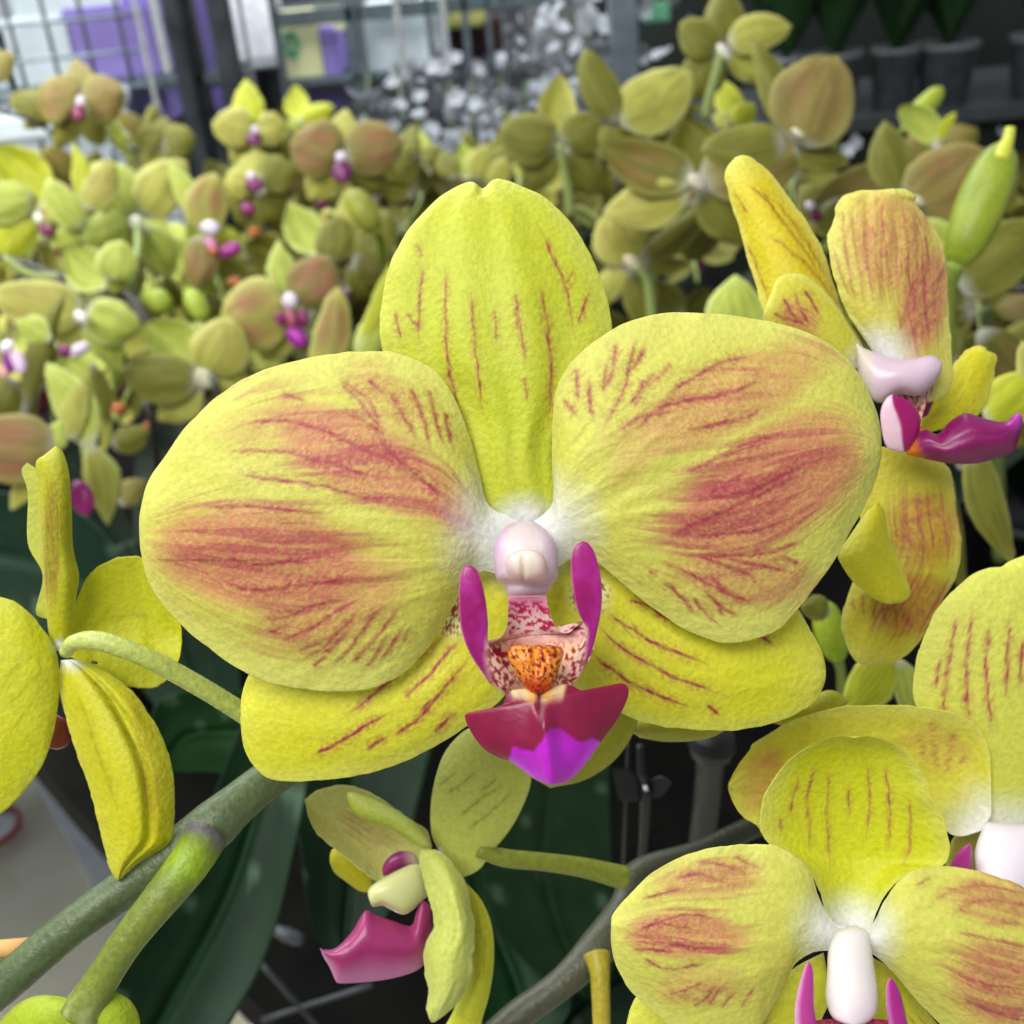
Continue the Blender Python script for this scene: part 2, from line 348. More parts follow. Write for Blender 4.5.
sheet('petal', main, M_PET, RPU, RPL, DM-.02, DM+.2, bow=.1, cup=.5, nu=270, nv=260, th=.06, wave=.1, seed=9,
      paint=pig(522, 537, 26, 96, seed=41, edge=.6, veins=rpv, vw=2.7, vs=.7, bs=.95,
                blush=[(728, 398, 125, 40, -24, .6), (650, 440, 60, 24, -40, .35), (765, 492, 122, 56, -26, 1.), (790, 450, 80, 40, -24, .7), (745, 575, 80, 32, 8, .55)]),
      dfun=rad(480, 560, 9, .035, 8), label='broad right petal with pink blush')
ls = [(c3(p), 2.3) for p in ([(410, 750), (500, 680), (590, 600), (650, 560), (715, 495)], [(625, 668), (690, 600), (750, 530), (775, 498)], [(555, 818), (640, 760), (700, 690), (750, 630), (797, 568)],
      [(300, 880), (400, 830), (480, 780), (550, 740)], [(470, 860), (540, 820)], [(680, 810), (760, 740)], [(640, 750), (680, 700)], [(590, 700), (640, 650)])]
spots = lambda X, Y, bx, by, r: (1-ss(r*.5, r, np.hypot(X-bx, Y-by)))*ss(.56, .64, fbm(X*.28, Y*.4, 77, 2))
def withspots(p, bx, by, r, cream=True):
    def f(X, Y, T, V):
        C = p(X, Y, T, V)
        if cream: C = mixc(C, lin((235, 232, 175)), .7*(1-ss(r*.4, r*1.1, np.hypot(X-bx, Y-by))))
        return mixc(C, lin((150, 50, 60)), spots(X, Y, bx, by, r))
    return f
sheet('lateral_sepal', main, M_PET,
      [(512, 560), (485, 566), (455, 580), (425, 620), (395, 643), (350, 655), (300, 655), (262, 660), (250, 672), (242, 695), (240, 718)],
      [(525, 610), (521, 650), (512, 682), (500, 700), (480, 717), (454, 735), (407, 761), (361, 775), (314, 781), (273, 780), (256, 769), (244, 748), (240, 718)],
      DM+.35, DM+.75, bow=.1, cup=.3, nu=170, nv=130, th=.06, wave=.06, seed=12,
      paint=withspots(pig(522, 545, 10, 60, veins=ls, seed=51, edge=.4, vs=.85, base=lin((220, 216, 40))), 455, 615, 28), label='lower left sepal striped with thin red veins')
rs_ = [(c4(p), 2.2) for p in ([(280, 428), (360, 480), (450, 530), (560, 570), (605, 592)], [(250, 472), (330, 540), (430, 600), (530, 645), (655, 690)], [(232, 558), (310, 620), (400, 670), (500, 710), (565, 727)], [(345, 382), (420, 410), (505, 470)],
      [(700, 440), (760, 490), (820, 530)], [(600, 720), (640, 755)])]
sheet('lateral_sepal', main, M_PET,
      [(540, 560), (572, 555), (620, 570), (680, 600), (740, 605), (785, 600), (798, 609), (812, 632), (822, 652), (826, 668)],
      [(535, 610), (545, 650), (560, 672), (585, 695), (623, 714), (651, 724), (695, 730), (739, 730), (770, 724), (801, 711), (817, 699), (825, 682), (826, 668)],
      DM+.35, DM+.75, bow=.1, cup=.3, nu=170, nv=130, th=.06, wave=.06, seed=15,
      paint=withspots(pig(522, 545, 10, 60, veins=rs_, seed=61, edge=.4, vs=.85, base=lin((220, 216, 40))), 590, 595, 26), label='lower right sepal striped with thin red veins')
# column
def colpaint(X, Y, T, V):
    C = np.ones(X.shape+(3,))*lin((222, 206, 210)); C = mixc(C, lin((206, 168, 204)), .9*ss(.45, 1, np.abs(2*V-1))); C = mixc(C, lin((224, 190, 206)), .7*ss(572, 584, Y))
    return mixc(C, lin((240, 232, 215)), np.exp(-((X-527)/15)**2-((Y-565)/14)**2))
def knob(cx, cy, rx, ry, h):
    return lambda X, Y, T, V: -h*np.exp(-((X-cx)/rx)**2-((Y-cy)/ry)**2)
column = sheet('column', main, M_COL,
      [(510, 602), (507, 594), (505, 588), (497, 580), (494, 565), (494, 548), (499, 534), (509, 525), (520, 521), (526, 520)],
      [(545, 602), (547, 594), (551, 587), (557, 578), (558, 565), (556, 548), (550, 535), (541, 526), (532, 521), (526, 520)],
      DM-.35, DM+.05, bow=.42, nu=60, nv=50, pillow=.3, paint=colpaint, dfun=lambda X, Y, T, V: -.12*np.exp(-((X-526)/14)**2-((Y-562)/12)**2)+.12*np.exp(-((Y-584)/4)**2)+.05*(fbm(X*.09, Y*.09, 4)-.5), label='white rounded column')
sheet('anther_cap', column, M_COL, [(515, 582), (508, 574), (506, 562), (512, 553), (522, 550), (526, 550)], [(540, 582), (546, 574), (546, 562), (541, 553), (532, 550), (526, 550)],
      DM-.95, DM-.95, bow=.1, nu=26, nv=26, pillow=.12, paint=lambda X, Y, T, V: mixc(np.ones(X.shape+(3,))*lin((240, 220, 204)), lin((214, 176, 190)), .8*ss(.55, 1, np.hypot(2*V-1, 2*T-1))), dfun=lambda X, Y, T, V: .08*np.exp(-((X-523)/2.5)**2)*(1-T))
column.children[0].matrix_parent_inverse = Matrix.Identity(4)
for ch in column.children: ch.location = (0, 0, 0)
# lip
SPK = lin((150, 22, 40))
def lippaint(X, Y, T, V):
    C = np.ones(X.shape+(3,))*lin((228, 196, 186)); C = mixc(C, lin((225, 130, 165)), .8*(1-ss(602, 622, Y)))
    st = ss(.50, .58, fbm(X*.2+Y*.05, Y*.42, 5, 2))
    C = mixc(C, lin((178, 20, 82)), st*ss(599, 604, Y)*(1-ss(632, 642, Y)))
    low = ss(636, 650, Y)
    C = mixc(C, lin((240, 195, 130)), low*.7); C = mixc(C, lin((235, 170, 160)), .6*ss(628, 640, Y)*(1-low))
    sd = low*(1-ss(682, 694, Y))*ss(9, 20, np.abs(X-533))
    C = mixc(C, SPK, sd*ss(.50, .58, fbm(X*.33, Y*.22, 9, 2)))
    C = mixc(C, lin((215, 50, 20)), .85*np.exp(-((Y-649)/6.)**2)*ss(26, 44, 60-np.abs(X-533))*ss(.3, .5, fbm(X*.2, Y*.2, 6)))
    C = mixc(C, lin((240, 180, 40)), .8*np.exp(-((X-524)/8)**2-((Y-700)/8)**2)+.8*np.exp(-((X-550)/8)**2-((Y-697)/8)**2))
    return mixc(C, SPK, np.exp(-((X-539)/3)**2-((Y-700)/9)**2))
lip = sheet('lip', main, M_LIP,
      [(508, 596), (508, 612), (507, 626), (501, 637), (491, 643), (485, 641), (482, 652), (478, 664), (486, 680), (500, 690), (506, 695), (506, 706), (520, 714), (538, 718)],
      [(546, 595), (549, 610), (553, 622), (559, 631), (568, 633), (577, 626), (586, 622), (594, 645), (588, 662), (578, 676), (573, 684), (572, 698), (558, 712), (538, 718)],
      DM-.62, DM-1.0, bow=0, cup=-.3, nu=120, nv=100, th=.1, paint=lippaint)
def lobepaint(ytop, ybase, side):
    def f(X, Y, T, V):
        C = np.ones(X.shape+(3,))*lin((150, 8, 98)); C = mixc(C, lin((186, 46, 160)), .6*ss(.25, .8, fbm(X*.07, Y*.04, 8)))
        C = mixc(C, lin((215, 120, 190)), .5*ss(.86, 1, np.abs(2*V-1)))
        m = 1-ss(.16, .34, T+.18*((V if side < 0 else 1-V)-.5)*-1.5+.1*(fbm(X*.1, Y*.1, 4)-.5))
        C = mixc(C, lin((236, 196, 176)), m)
        return mixc(C, SPK, m*ss(.52, .58, fbm(X*.4, Y*.28, 12, 2)))
    return f
o = sheet('side_lobe', lip, M_LIP, [(506, 694), (494, 686), (481, 671), (469, 652), (461, 628), (459, 602), (460, 580), (464, 568), (470, 565)],
      [(516, 680), (503, 664), (492, 650), (488, 640), (488, 622), (486, 602), (482, 583), (477, 570), (470, 565)], DM-1.0, DM-1.35, bow=.12, cup=-.05, nu=70, nv=30, pillow=.11, paint=lobepaint(566, 690, -1), label='upright magenta left side lobe')
o2 = sheet('side_lobe', lip, M_LIP, [(560, 676), (572, 658), (583, 640), (586, 628), (580, 616), (575, 600), (572, 580), (571, 560), (575, 546), (583, 541)],
      [(573, 684), (582, 673), (592, 650), (597, 632), (601, 612), (602, 590), (599, 567), (594, 551), (588, 543), (583, 541)], DM-1.0, DM-1.35, bow=.12, cup=-.05, nu=70, nv=30, pillow=.11, paint=lobepaint(541, 690, 1), label='upright magenta right side lobe')
def calpaint(X, Y, T, V):
    C = np.ones(X.shape+(3,))*lin((236, 128, 30)); C = mixc(C, lin((240, 160, 60)), fbm(X*.08, Y*.08, 3))
    C = mixc(C, lin((205, 60, 20)), ss(668, 690, Y))
    return mixc(C, lin((130, 25, 15)), ss(.55, .62, fbm(X*.42, Y*.42, 15, 2)))
sheet('callus', lip, M_LIP, [(520, 645), (511, 647), (508, 656), (513, 668), (519, 680), (528, 690), (538, 695)], [(550, 645), (560, 648), (562, 658), (559, 670), (556, 681), (548, 690), (538, 695)],
      DM-1.1, DM-1.15, bow=.05, nu=46, nv=46, pillow=.2, paint=calpaint, dfun=lambda X, Y, T, V: -.06*(fbm(X*.18, Y*.18, 2)-.5)+.1*np.exp(-((X-535)/4)**2)*(1-T), label='orange callus speckled dark red')
def midpaint(X, Y, T, V):
    C = np.ones(X.shape+(3,))*lin((120, 10, 48)); C = mixc(C, lin((146, 22, 70)), .8*fbm(X*.04, Y*.04, 8))
    tri = ss(-2.5, 2.5, Y-np.interp(X, [495, 506, 513, 524, 533, 541, 549, 561, 572, 581, 592, 600, 608], [790, 768, 747, 750, 752, 743, 729, 730, 737, 743, 738, 742, 760])+4*(fbm(X*.15, Y*.15, 1)-.5))
    C = mixc(C, lin((184, 28, 190)), tri); C = mixc(C, lin((205, 80, 230)), .75*tri*ss(.7, 1., np.abs(2*V-1)))
    C = mixc(C, lin((150, 20, 130)), tri*.6*(1-ss(728, 745, Y)))
    C = mixc(C, lin((90, 5, 30)), .75*np.exp(-((X-541)/3.)**2)*(1-ss(712, 735, Y)))
    cr = 1-ss(691, 708, Y+.55*np.abs(X-538)*.3+6*(fbm(X*.15, Y*.15, 7)-.5)+ss(24, 34, np.abs(X-538))*30)
    C = mixc(C, lin((232, 205, 150)), cr); C = mixc(C, lin((238, 175, 30)), cr*.8*ss(3, 6, np.abs(X-539))*(1-ss(8, 15, np.abs(X-539))))
    return mixc(C, lin((120, 15, 40)), np.exp(-((X-539)/2.5)**2)*ss(688, 694, Y)*(1-ss(705, 722, Y)))
sheet('mid_lobe', lip, M_LIP,
      [(512, 690), (506, 697), (503, 704), (494, 708), (478, 711), (467, 713), (465, 718), (471, 732), (483, 748), (497, 757), (511, 762), (524, 771), (537, 780), (550, 785)],
      [(567, 684), (573, 686), (580, 690), (590, 690), (606, 687), (620, 683), (628, 687), (627, 700), (617, 720), (606, 735), (594, 752), (582, 768), (567, 782), (550, 785)],
      DM-1.12, DM-1.35, bow=-.05, cup=.3, nu=110, nv=110, th=.09, paint=midpaint,
      dfun=lambda X, Y, T, V: -.13*np.exp(-((X-(541+(Y-700)*.12))/10)**2)*ss(690, 730, Y)+.06*np.exp(-((X-540)/4)**2)*(1-ss(700, 730, Y)), label='maroon mid lobe with violet tip')
tube('pedicel', main, M_STEM, [(528, 540, 14.6, 9), (500, 620, 17, 8), (420, 700, 18, 8), (330, 755, 17.6, 9)], (150, 165, 70))
# speck on the sepal base
tube('speck', main, M_BLACK, [(514, 511, DM+.02, .8), (518, 512, DM+.02, .8)], n=3, ns=8)
# =================================================================== NEAR FLOWERS
def near(name, px, py, d, label, cat='flower', **k):
    e = empty(name, at(px, py, d), label, cat, **k); bpy.context.view_layer.update(); return e
# ---- lower right, facing the lens
c8 = lambda p: cv(p, 600, 700, 2.415)
f2 = near('orchid_flower', 852, 930, 14.5, 'sharp blushed orchid bloom at the lower right, cut off by the bottom edge')
D2 = 14.6
vv = [c8(p) for p in ([(520, 155), (500, 230), (505, 300), (508, 370)], [(480, 190), (462, 250), (465, 290)], [(555, 160), (548, 240), (552, 330), (555, 420)], [(600, 210), (600, 290)], [(645, 150), (652, 240), (645, 330)],
      [(685, 160), (700, 240), (700, 310), (693, 375)], [(750, 240), (750, 340), (735, 400)], [(435, 280), (437, 320)])]
sheet('dorsal_sepal', f2, M_PET, c8([(558, 570), (545, 520), (525, 450), (490, 400), (440, 370), (405, 345), (388, 310), (388, 265), (405, 215), (450, 150), (510, 108), (560, 92), (590, 88), (612, 92)]),
      c8([(648, 575), (665, 520), (690, 470), (730, 430), (790, 408), (835, 395), (845, 350), (830, 290), (800, 235), (785, 190), (750, 135), (705, 105), (660, 90), (635, 88), (612, 92)]),
      D2+.2, D2-.1, cup=-.42, bow=-.2, nu=110, nv=90, wave=.05, seed=4, paint=pig(850, 935, 10, 60, veins=vv, seed=71, base=lin((210, 212, 20)), edge=.5, vs=.65, vw=1.3))
vv = [c8(p) for p in ([(180, 430), (240, 422), (320, 445)], [(90, 560), (190, 520), (300, 530)], [(100, 625), (170, 650), (270, 635)], [(100, 480), (200, 455)], [(160, 590), (260, 600), (330, 590)], [(160, 710), (210, 700), (255, 680)],
      [(225, 740), (260, 715), (285, 690)], [(290, 745), (330, 705)], [(340, 745), (375, 690)], [(230, 390), (300, 400), (350, 420)], [(320, 375), (390, 410)], [(80, 600), (190, 610)], [(260, 735), (300, 690)], [(120, 530), (240, 560)])]
sheet('petal', f2, M_PET, c8([(600, 545), (570, 540), (535, 490), (510, 420), (470, 375), (420, 352), (370, 347), (300, 352), (200, 378), (120, 422), (60, 482), (30, 520), (27, 545)]),
      c8([(600, 610), (560, 605), (510, 612), (470, 640), (440, 700), (400, 770), (370, 820), (300, 840), (220, 820), (150, 770), (80, 710), (40, 645), (27, 590), (27, 545)]),
      D2, D2-.1, cup=.35, nu=150, nv=130, wave=.08, seed=6, paint=pig(850, 935, 18, 70, veins=vv, seed=73, edge=.55, vs=.7, vw=1.8, blush=[(685, 935, 70, 27, 3, .95), (710, 880, 60, 22, -5, .6), (700, 985, 50, 20, -10, .4)]),
      dfun=rad(890, 940, 9, .03, 4))
vv = [c8(p) for p in ([(800, 490), (850, 460), (930, 450), (1050, 470)], [(850, 520), (900, 490), (1000, 490), (1080, 520)], [(760, 450), (800, 425)], [(930, 540), (1020, 540)], [(860, 560), (950, 580), (1060, 600)], [(850, 660), (950, 690), (1080, 700)], [(870, 720), (960, 760), (1080, 780)])]
sheet('petal', f2, M_PET, c8([(605, 560), (640, 560), (665, 530), (690, 480), (730, 430), (780, 405), (850, 403), (930, 418), (1020, 450), (1110, 520), (1150, 600), (1160, 650)]),
      c8([(605, 620), (650, 610), (700, 650), (760, 720), (840, 800), (930, 860), (1030, 870), (1110, 820), (1150, 740), (1160, 650)]),
      D2, D2-.1, cup=.4, nu=120, nv=110, wave=.08, seed=8, paint=pig(850, 935, 18, 66, veins=vv, seed=75, edge=.4, vs=.6, vw=1.8, blush=[(1010, 990, 70, 50, 20, .8), (1000, 900, 60, 30, 10, .5)]), dfun=rad(820, 940, 9, .03, 4))
sheet('lateral_sepal', f2, M_PET, c8([(540, 610), (480, 640), (420, 680), (300, 720), (180, 715), (100, 712), (75, 740), (60, 800)]), c8([(560, 720), (500, 830), (400, 900), (280, 930), (160, 920), (90, 880), (65, 840), (60, 800)]),
      D2+.4, D2+.7, cup=.2, nu=70, nv=50, seed=9, paint=pig(850, 935, 10, 40, auto=6, seed=77, aw=.012, base=lin((205, 205, 50))))
sheet('lateral_sepal', f2, M_PET, c8([(655, 620), (720, 660), (780, 740), (860, 830), (940, 900), (960, 960)]), c8([(640, 720), (660, 800), (720, 900), (820, 980), (920, 990), (960, 960)]),
      D2+.4, D2+.7, cup=.2, nu=60, nv=50, seed=10, paint=pig(850, 935, 10, 40, auto=6, seed=79, aw=.012, base=lin((205, 205, 50))))
sheet('column', f2, M_COL, c8([(600, 545), (570, 560), (552, 600), (548, 660), (545, 720), (560, 765), (590, 782), (612, 785)]), c8([(620, 545), (645, 560), (655, 600), (665, 660), (672, 715), (665, 760), (640, 782), (612, 785)]),
      D2-.1, D2-.9, nu=44, nv=40, pillow=.28, paint=lambda X, Y, T, V: mixc(np.ones(X.shape+(3,))*lin((236, 230, 226)), lin((222, 190, 214)), .6*ss(.5, 1, T)))
l2 = sheet('lip', f2, M_LIP, c8([(560, 770), (520, 775), (490, 800), (470, 860), (480, 920), (560, 960), (610, 970)]), c8([(660, 770), (700, 775), (735, 800), (745, 860), (730, 920), (660, 960), (610, 970)]),
      D2-.6, D2-1, cup=-.2, nu=50, nv=50, th=.1, paint=lambda X, Y, T, V: mixc(np.ones(X.shape+(3,))*lin((190, 70, 100)), lin((150, 20, 60)), ss(.5, .55, fbm(X*.4, Y*.4, 3, 2))))
sheet('side_lobe', l2, M_LIP, c8([(490, 830), (472, 790), (470, 740), (480, 690), (492, 650), (504, 630)]), c8([(530, 830), (522, 780), (517, 735), (517, 690), (514, 650), (504, 630)]), D2-1., D2-1.25, nu=40, nv=20, pillow=.1,
      paint=lambda X, Y, T, V: mixc(np.ones(X.shape+(3,))*lin((196, 60, 150)), lin((232, 190, 215)), .9*ss(.6, 1, 1-V)*(1-.3*T)))
sheet('side_lobe', l2, M_LIP, c8([(725, 850), (702, 800), (692, 750), (690, 705), (694, 680), (703, 670)]), c8([(765, 850), (748, 800), (738, 760), (728, 715), (715, 685), (703, 670)]), D2-1., D2-1.25, nu=40, nv=20, pillow=.1,
      paint=lambda X, Y, T, V: mixc(np.ones(X.shape+(3,))*lin((175, 35, 135)), lin((225, 160, 205)), .7*ss(.6, 1, 1-V)*(1-.3*T)))
# ---- right edge bloom behind it
f3 = near('orchid_flower', 1010, 850, 16, 'pale yellow orchid bloom cut off by the right edge, behind the lower right bloom')
D3 = 16.2
vv = [c8(p) for p in ([(770, 80), (785, 150)], [(805, 95), (818, 175)], [(855, 75), (845, 120), (838, 185)], [(880, 120), (870, 160)], [(800, 50), (810, 90)])]
sheet('petal', f3, M_PET, c8([(945, 280), (944, 180), (938, 110), (910, 62), (850, 30), (760, 15), (640, 11), (560, 20), (480, 42), (400, 85), (367, 108), (362, 120), (338, 150), (312, 195), (309, 215)]),
      c8([(925, 315), (860, 330), (800, 300), (700, 330), (600, 380), (480, 380), (400, 330), (380, 303), (350, 285), (325, 255), (309, 215)]),
      D3, D3-.2, cup=-.3, nu=110, nv=90, wave=.1, seed=14, paint=pig(1000, 850, 25, 85, veins=vv, seed=81, base=lin((214, 206, 60)), edge=.5, vs=.55, vw=1.8, blush=[(760, 780, 22, 40, 20, .55), (935, 745, 40, 25, 20, .2)]))
vv = [[(957, 615), (951, 645), (946, 680), (944, 712), (950, 745)], [(972, 610), (968, 650), (966, 690), (970, 730)], [(988, 625), (986, 680), (992, 730)], [(1010, 620), (1007, 660), (1006, 700)], [(940, 660), (934, 690)], [(1022, 640), (1020, 690)]]
sheet('dorsal_sepal', f3, M_PET, [(985, 840), (968, 800), (960, 760), (935, 730), (915, 702), (915, 670), (926, 630), (944, 600), (970, 576), (988, 568), (1000, 567), (1010, 561), (1030, 553)],
      [(1045, 840), (1060, 800), (1085, 760), (1115, 720), (1120, 670), (1110, 620), (1085, 580), (1060, 560), (1030, 553)], D3+.2, D3+.3, cup=.3, nu=100, nv=80, wave=.06, seed=16,
      paint=pig(1005, 850, 15, 70, veins=vv, seed=83, base=lin((205, 206, 84)), edge=.3, vs=.95, vw=1.7))
sheet('petal', f3, M_PET, [(1040, 800), (1060, 760), (1110, 730), (1180, 730), (1240, 780), (1260, 840)], [(1040, 860), (1080, 910), (1140, 950), (1200, 950), (1250, 900), (1260, 840)], D3, D3-.2, cup=.3, nu=50, nv=40, paint=pig(1005, 850, 15, 60, seed=84, auto=8))
sheet('lateral_sepal', f3, M_PET, [(985, 815), (955, 835), (945, 870), (950, 900)], [(1010, 860), (1000, 890), (980, 915), (950, 900)], D3+.5, D3+.7, nu=24, nv=20, paint=pig(1000, 800, 1, 5, seed=85, base=lin((170, 160, 70)), auto=3))
sheet('column', f3, M_COL, [(985, 822), (975, 850), (978, 875), (990, 900), (1005, 905)], [(1030, 825), (1045, 850), (1040, 880), (1025, 900), (1005, 905)], D3-.2, D3-.8, nu=34, nv=30, pillow=.3, paint=lambda X, Y, T, V: np.ones(X.shape+(3,))*lin((232, 222, 232)))
l3 = sheet('lip', f3, M_LIP, [(985, 890), (970, 910), (975, 935), (1005, 950)], [(1030, 890), (1045, 910), (1040, 935), (1005, 950)], D3-.5, D3-.9, nu=24, nv=20, th=.1, paint=lambda X, Y, T, V: np.ones(X.shape+(3,))*lin((160, 30, 90)))
sheet('side_lobe', l3, M_LIP, [(948, 880), (952, 862), (960, 850), (970, 843)], [(972, 885), (972, 868), (972, 853), (970, 843)], D3-.5, D3-.7, nu=24, nv=14, pillow=.08, paint=lambda X, Y, T, V: np.ones(X.shape+(3,))*lin((185, 60, 150)))
# ---- right side bloom in profile
c7 = lambda p: cv(p, 700, 140, 3.16); c9 = lambda p: cv(p, 780, 420, 3.656)
f4 = near('orchid_flower', 885, 380, 17, 'yellow orchid bloom seen in profile at the right, magenta lip pointing right')
D4 = 17.5
vv = [c7(p) for p in ([(190, 150), (250, 240), (320, 330), (380, 430)], [(150, 140), (220, 200), (290, 290)], [(210, 300), (290, 350), (370, 430), (430, 520)], [(150, 330), (190, 430), (220, 520)], [(110, 160), (150, 240)], [(240, 190), (330, 310), (400, 440)], [(260, 330), (340, 400)])]
sheet('dorsal_sepal', f4, M_PET, c7([(500, 720), (440, 680), (330, 620), (240, 590), (200, 545), (170, 440), (130, 300), (95, 190), (80, 120), (85, 85), (115, 52)]),
      c7([(530, 690), (500, 620), (450, 540), (420, 440), (385, 340), (340, 260), (280, 180), (225, 105), (170, 60), (140, 48), (115, 52)]),
      D4+.1, D4+.8, cup=.35, nu=120, nv=70, wave=.05, seed=21, paint=pig(875, 370, 8, 50, veins=vv, seed=91, base=lin((222, 200, 18)), edge=.6, vs=.6, vw=1.3, vcol=lin((150, 70, 30))))
vv = [c7(p) for p in ([(300, 480), (320, 540), (350, 590)], [(260, 500), (300, 560), (340, 590)], [(330, 470), (380, 560)], [(230, 550), (330, 580)])]
sheet('petal', f4, M_PET, c7([(520, 720), (460, 720), (380, 680), (300, 640), (230, 610), (200, 570), (203, 540)]), c7([(530, 680), (480, 600), (430, 520), (380, 465), (330, 428), (285, 423), (245, 440), (222, 490), (203, 540)]),
      D4-.2, D4-.5, cup=.2, nu=80, nv=60, seed=22, paint=pig(875, 370, 12, 42, veins=vv, seed=92, base=lin((214, 206, 70)), edge=.6, vs=.8, vw=1.8, blush=[(800, 318, 25, 18, 40, .6)]), label='small far petal with red veins')
vv = [c7([(450 + k*32, 230-abs(k-4)*6+((k % 2)*30)), (455+k*33, 330), (475+k*30, 430), (500+k*26, 540)]) for k in range(9)]
vv += [c7(p) for p in ([(760, 480), (700, 560), (650, 640)], [(750, 560), (690, 620)], [(770, 400), (720, 480), (640, 560)], [(700, 400), (660, 500), (625, 620)], [(440, 420), (480, 500)], [(425, 350), (450, 440)])]
sheet('petal', f4, M_PET, c7([(560, 690), (520, 630), (465, 545), (425, 440), (405, 330), (412, 275), (428, 240), (430, 205), (460, 172), (510, 160), (560, 158), (610, 153)]),
      c7([(660, 800), (700, 830), (760, 815), (798, 760), (797, 680), (788, 560), (780, 430), (770, 340), (745, 280), (705, 230), (678, 200), (686, 180), (650, 156), (610, 153)]),
      D4-.3, D4-.1, cup=.4, tw=.1, nu=150, nv=110, wave=.1, seed=23,
      paint=pig(878, 360, 10, 50, veins=vv, seed=93, base=lin((220, 208, 96)), edge=.6, vs=.4, vw=2., blush=[(890, 240, 46, 58, 0, .6), (925, 300, 26, 60, 12, 1.)]), dfun=rad(885, 400, 12, .05, 4), label='upright near petal with red blush')
vv = [c9(p) for p in ([(440, 300), (520, 290), (600, 270)], [(450, 380), (540, 350), (610, 360)], [(430, 420), (540, 470)], [(300, 640), (310, 720)], [(340, 650), (345, 740)], [(380, 680), (385, 750)], [(420, 690), (430, 770)], [(450, 700), (480, 760)], [(500, 700), (530, 720)], [(270, 650), (270, 700)])]
sheet('lateral_sepal', f4, M_PET, c9([(330, 90), (300, 200), (290, 330), (300, 450), (265, 590), (225, 720), (235, 800), (270, 875), (300, 893)]),
      c9([(560, 130), (620, 180), (640, 280), (655, 400), (664, 450), (650, 560), (605, 640), (560, 720), (500, 820), (430, 880), (360, 895), (300, 893)]),
      D4+.1, D4+.4, cup=.3, nu=110, nv=90, wave=.1, seed=24, paint=pig(880, 380, 10, 60, veins=vv, seed=94, base=lin((212, 200, 55)), edge=.5, vs=.45, vw=1.9, blush=[(925, 530, 40, 42, 0, .8), (912, 605, 44, 34, -20, .9)], bcol=lin((190, 130, 60))), label='hanging lower sepal with tan blush')
sheet('lateral_sepal', f4, M_PET, c9([(360, 300), (310, 345), (250, 430), (212, 485), (225, 530), (275, 600), (350, 658), (400, 674)]), c9([(385, 340), (400, 430), (440, 520), (472, 600), (474, 640), (450, 665), (400, 674)]),
      D4-.6, D4-.9, cup=.25, nu=60, nv=40, seed=25, paint=pig(870, 400, 1, 5, seed=95, base=lin((205, 196, 15)), edge=.2, auto=0), label='small tongue shaped sepal')
sheet('lateral_sepal', f4, M_PET, c7([(700, 930), (700, 870), (740, 790), (800, 710), (840, 665), (880, 650), (903, 655)]), c7([(740, 920), (820, 900), (890, 860), (920, 780), (938, 700), (932, 675), (912, 672), (903, 655)]),
      D4+.6, D4+.9, cup=.2, nu=60, nv=50, seed=26, wave=.05, paint=pig(880, 380, 5, 20, seed=96, base=lin((214, 204, 20)), auto=3, vs=.3, aw=.02, edge=.3), label='plain yellow far sepal')
sheet('column', f4, M_COL, c7([(492, 640), (525, 660), (620, 690), (680, 688), (730, 680), (760, 695), (767, 715)]), c7([(500, 760), (560, 830), (630, 805), (690, 808), (730, 780), (755, 750), (767, 715)]),
      D4-.5, D4-.7, nu=44, nv=36, pillow=.35, paint=lambda X, Y, T, V: mixc(np.ones(X.shape+(3,))*lin((208, 184, 200)), lin((210, 206, 160)), ss(.3, .1, T)*.5), label='pale pink column')
l4 = sheet('lip', f4, M_LIP, c7([(625, 800), (640, 830), (670, 870), (660, 920), (650, 970), (690, 1000), (720, 1010)]), c7([(740, 750), (735, 790), (710, 850), (700, 900), (730, 930), (740, 980), (720, 1010)]), D4-.4, D4-.6, nu=50, nv=30, th=.1,
      paint=lambda X, Y, T, V: mixc(mixc(mixc(np.ones(X.shape+(3,))*lin((225, 185, 150)), SPK, ss(.5, .56, fbm(X*.8, Y*.3, 4, 2))), lin((215, 130, 20)), ss(.45, .6, T)), lin((150, 50, 10)), ss(.45, .6, T)*ss(.55, .6, fbm(X*.4, Y*.4, 6, 2))))
sheet('side_lobe', l4, M_LIP, c7([(640, 990), (590, 970), (572, 900), (572, 850), (590, 815), (610, 803)]), c7([(650, 985), (685, 940), (697, 890), (685, 850), (650, 818), (610, 803)]), D4-.8, D4-.9, nu=40, nv=30, pillow=.12,
      paint=lambda X, Y, T, V: mixc(np.ones(X.shape+(3,))*lin((228, 190, 205)), lin((155, 12, 95)), ss(.42, .52, V+.2*(T-.5))), label='side lobe, pale outside and magenta inside')
sheet('side_lobe', l4, M_LIP, c7([(700, 880), (705, 830), (700, 760), (680, 720), (650, 690), (640, 680)]), c7([(720, 870), (748, 800), (750, 750), (740, 700), (700, 665), (640, 680)]), D4-.1, D4-.1, nu=26, nv=16, pillow=.08, paint=lambda X, Y, T, V: np.ones(X.shape+(3,))*lin((130, 10, 85)))
def m4(X, Y, T, V):
    C = np.ones(X.shape+(3,))*lin((112, 6, 74)); C = mixc(C, lin((138, 20, 98)), fbm(T*3, V*9, 2)); C = mixc(C, lin((190, 60, 190)), ss(.8, 1, T)*.8)
    return mixc(C, lin((215, 120, 20)), 1-ss(.05, .17, T+.1*(fbm(X*.2, Y*.2, 3)-.5)))
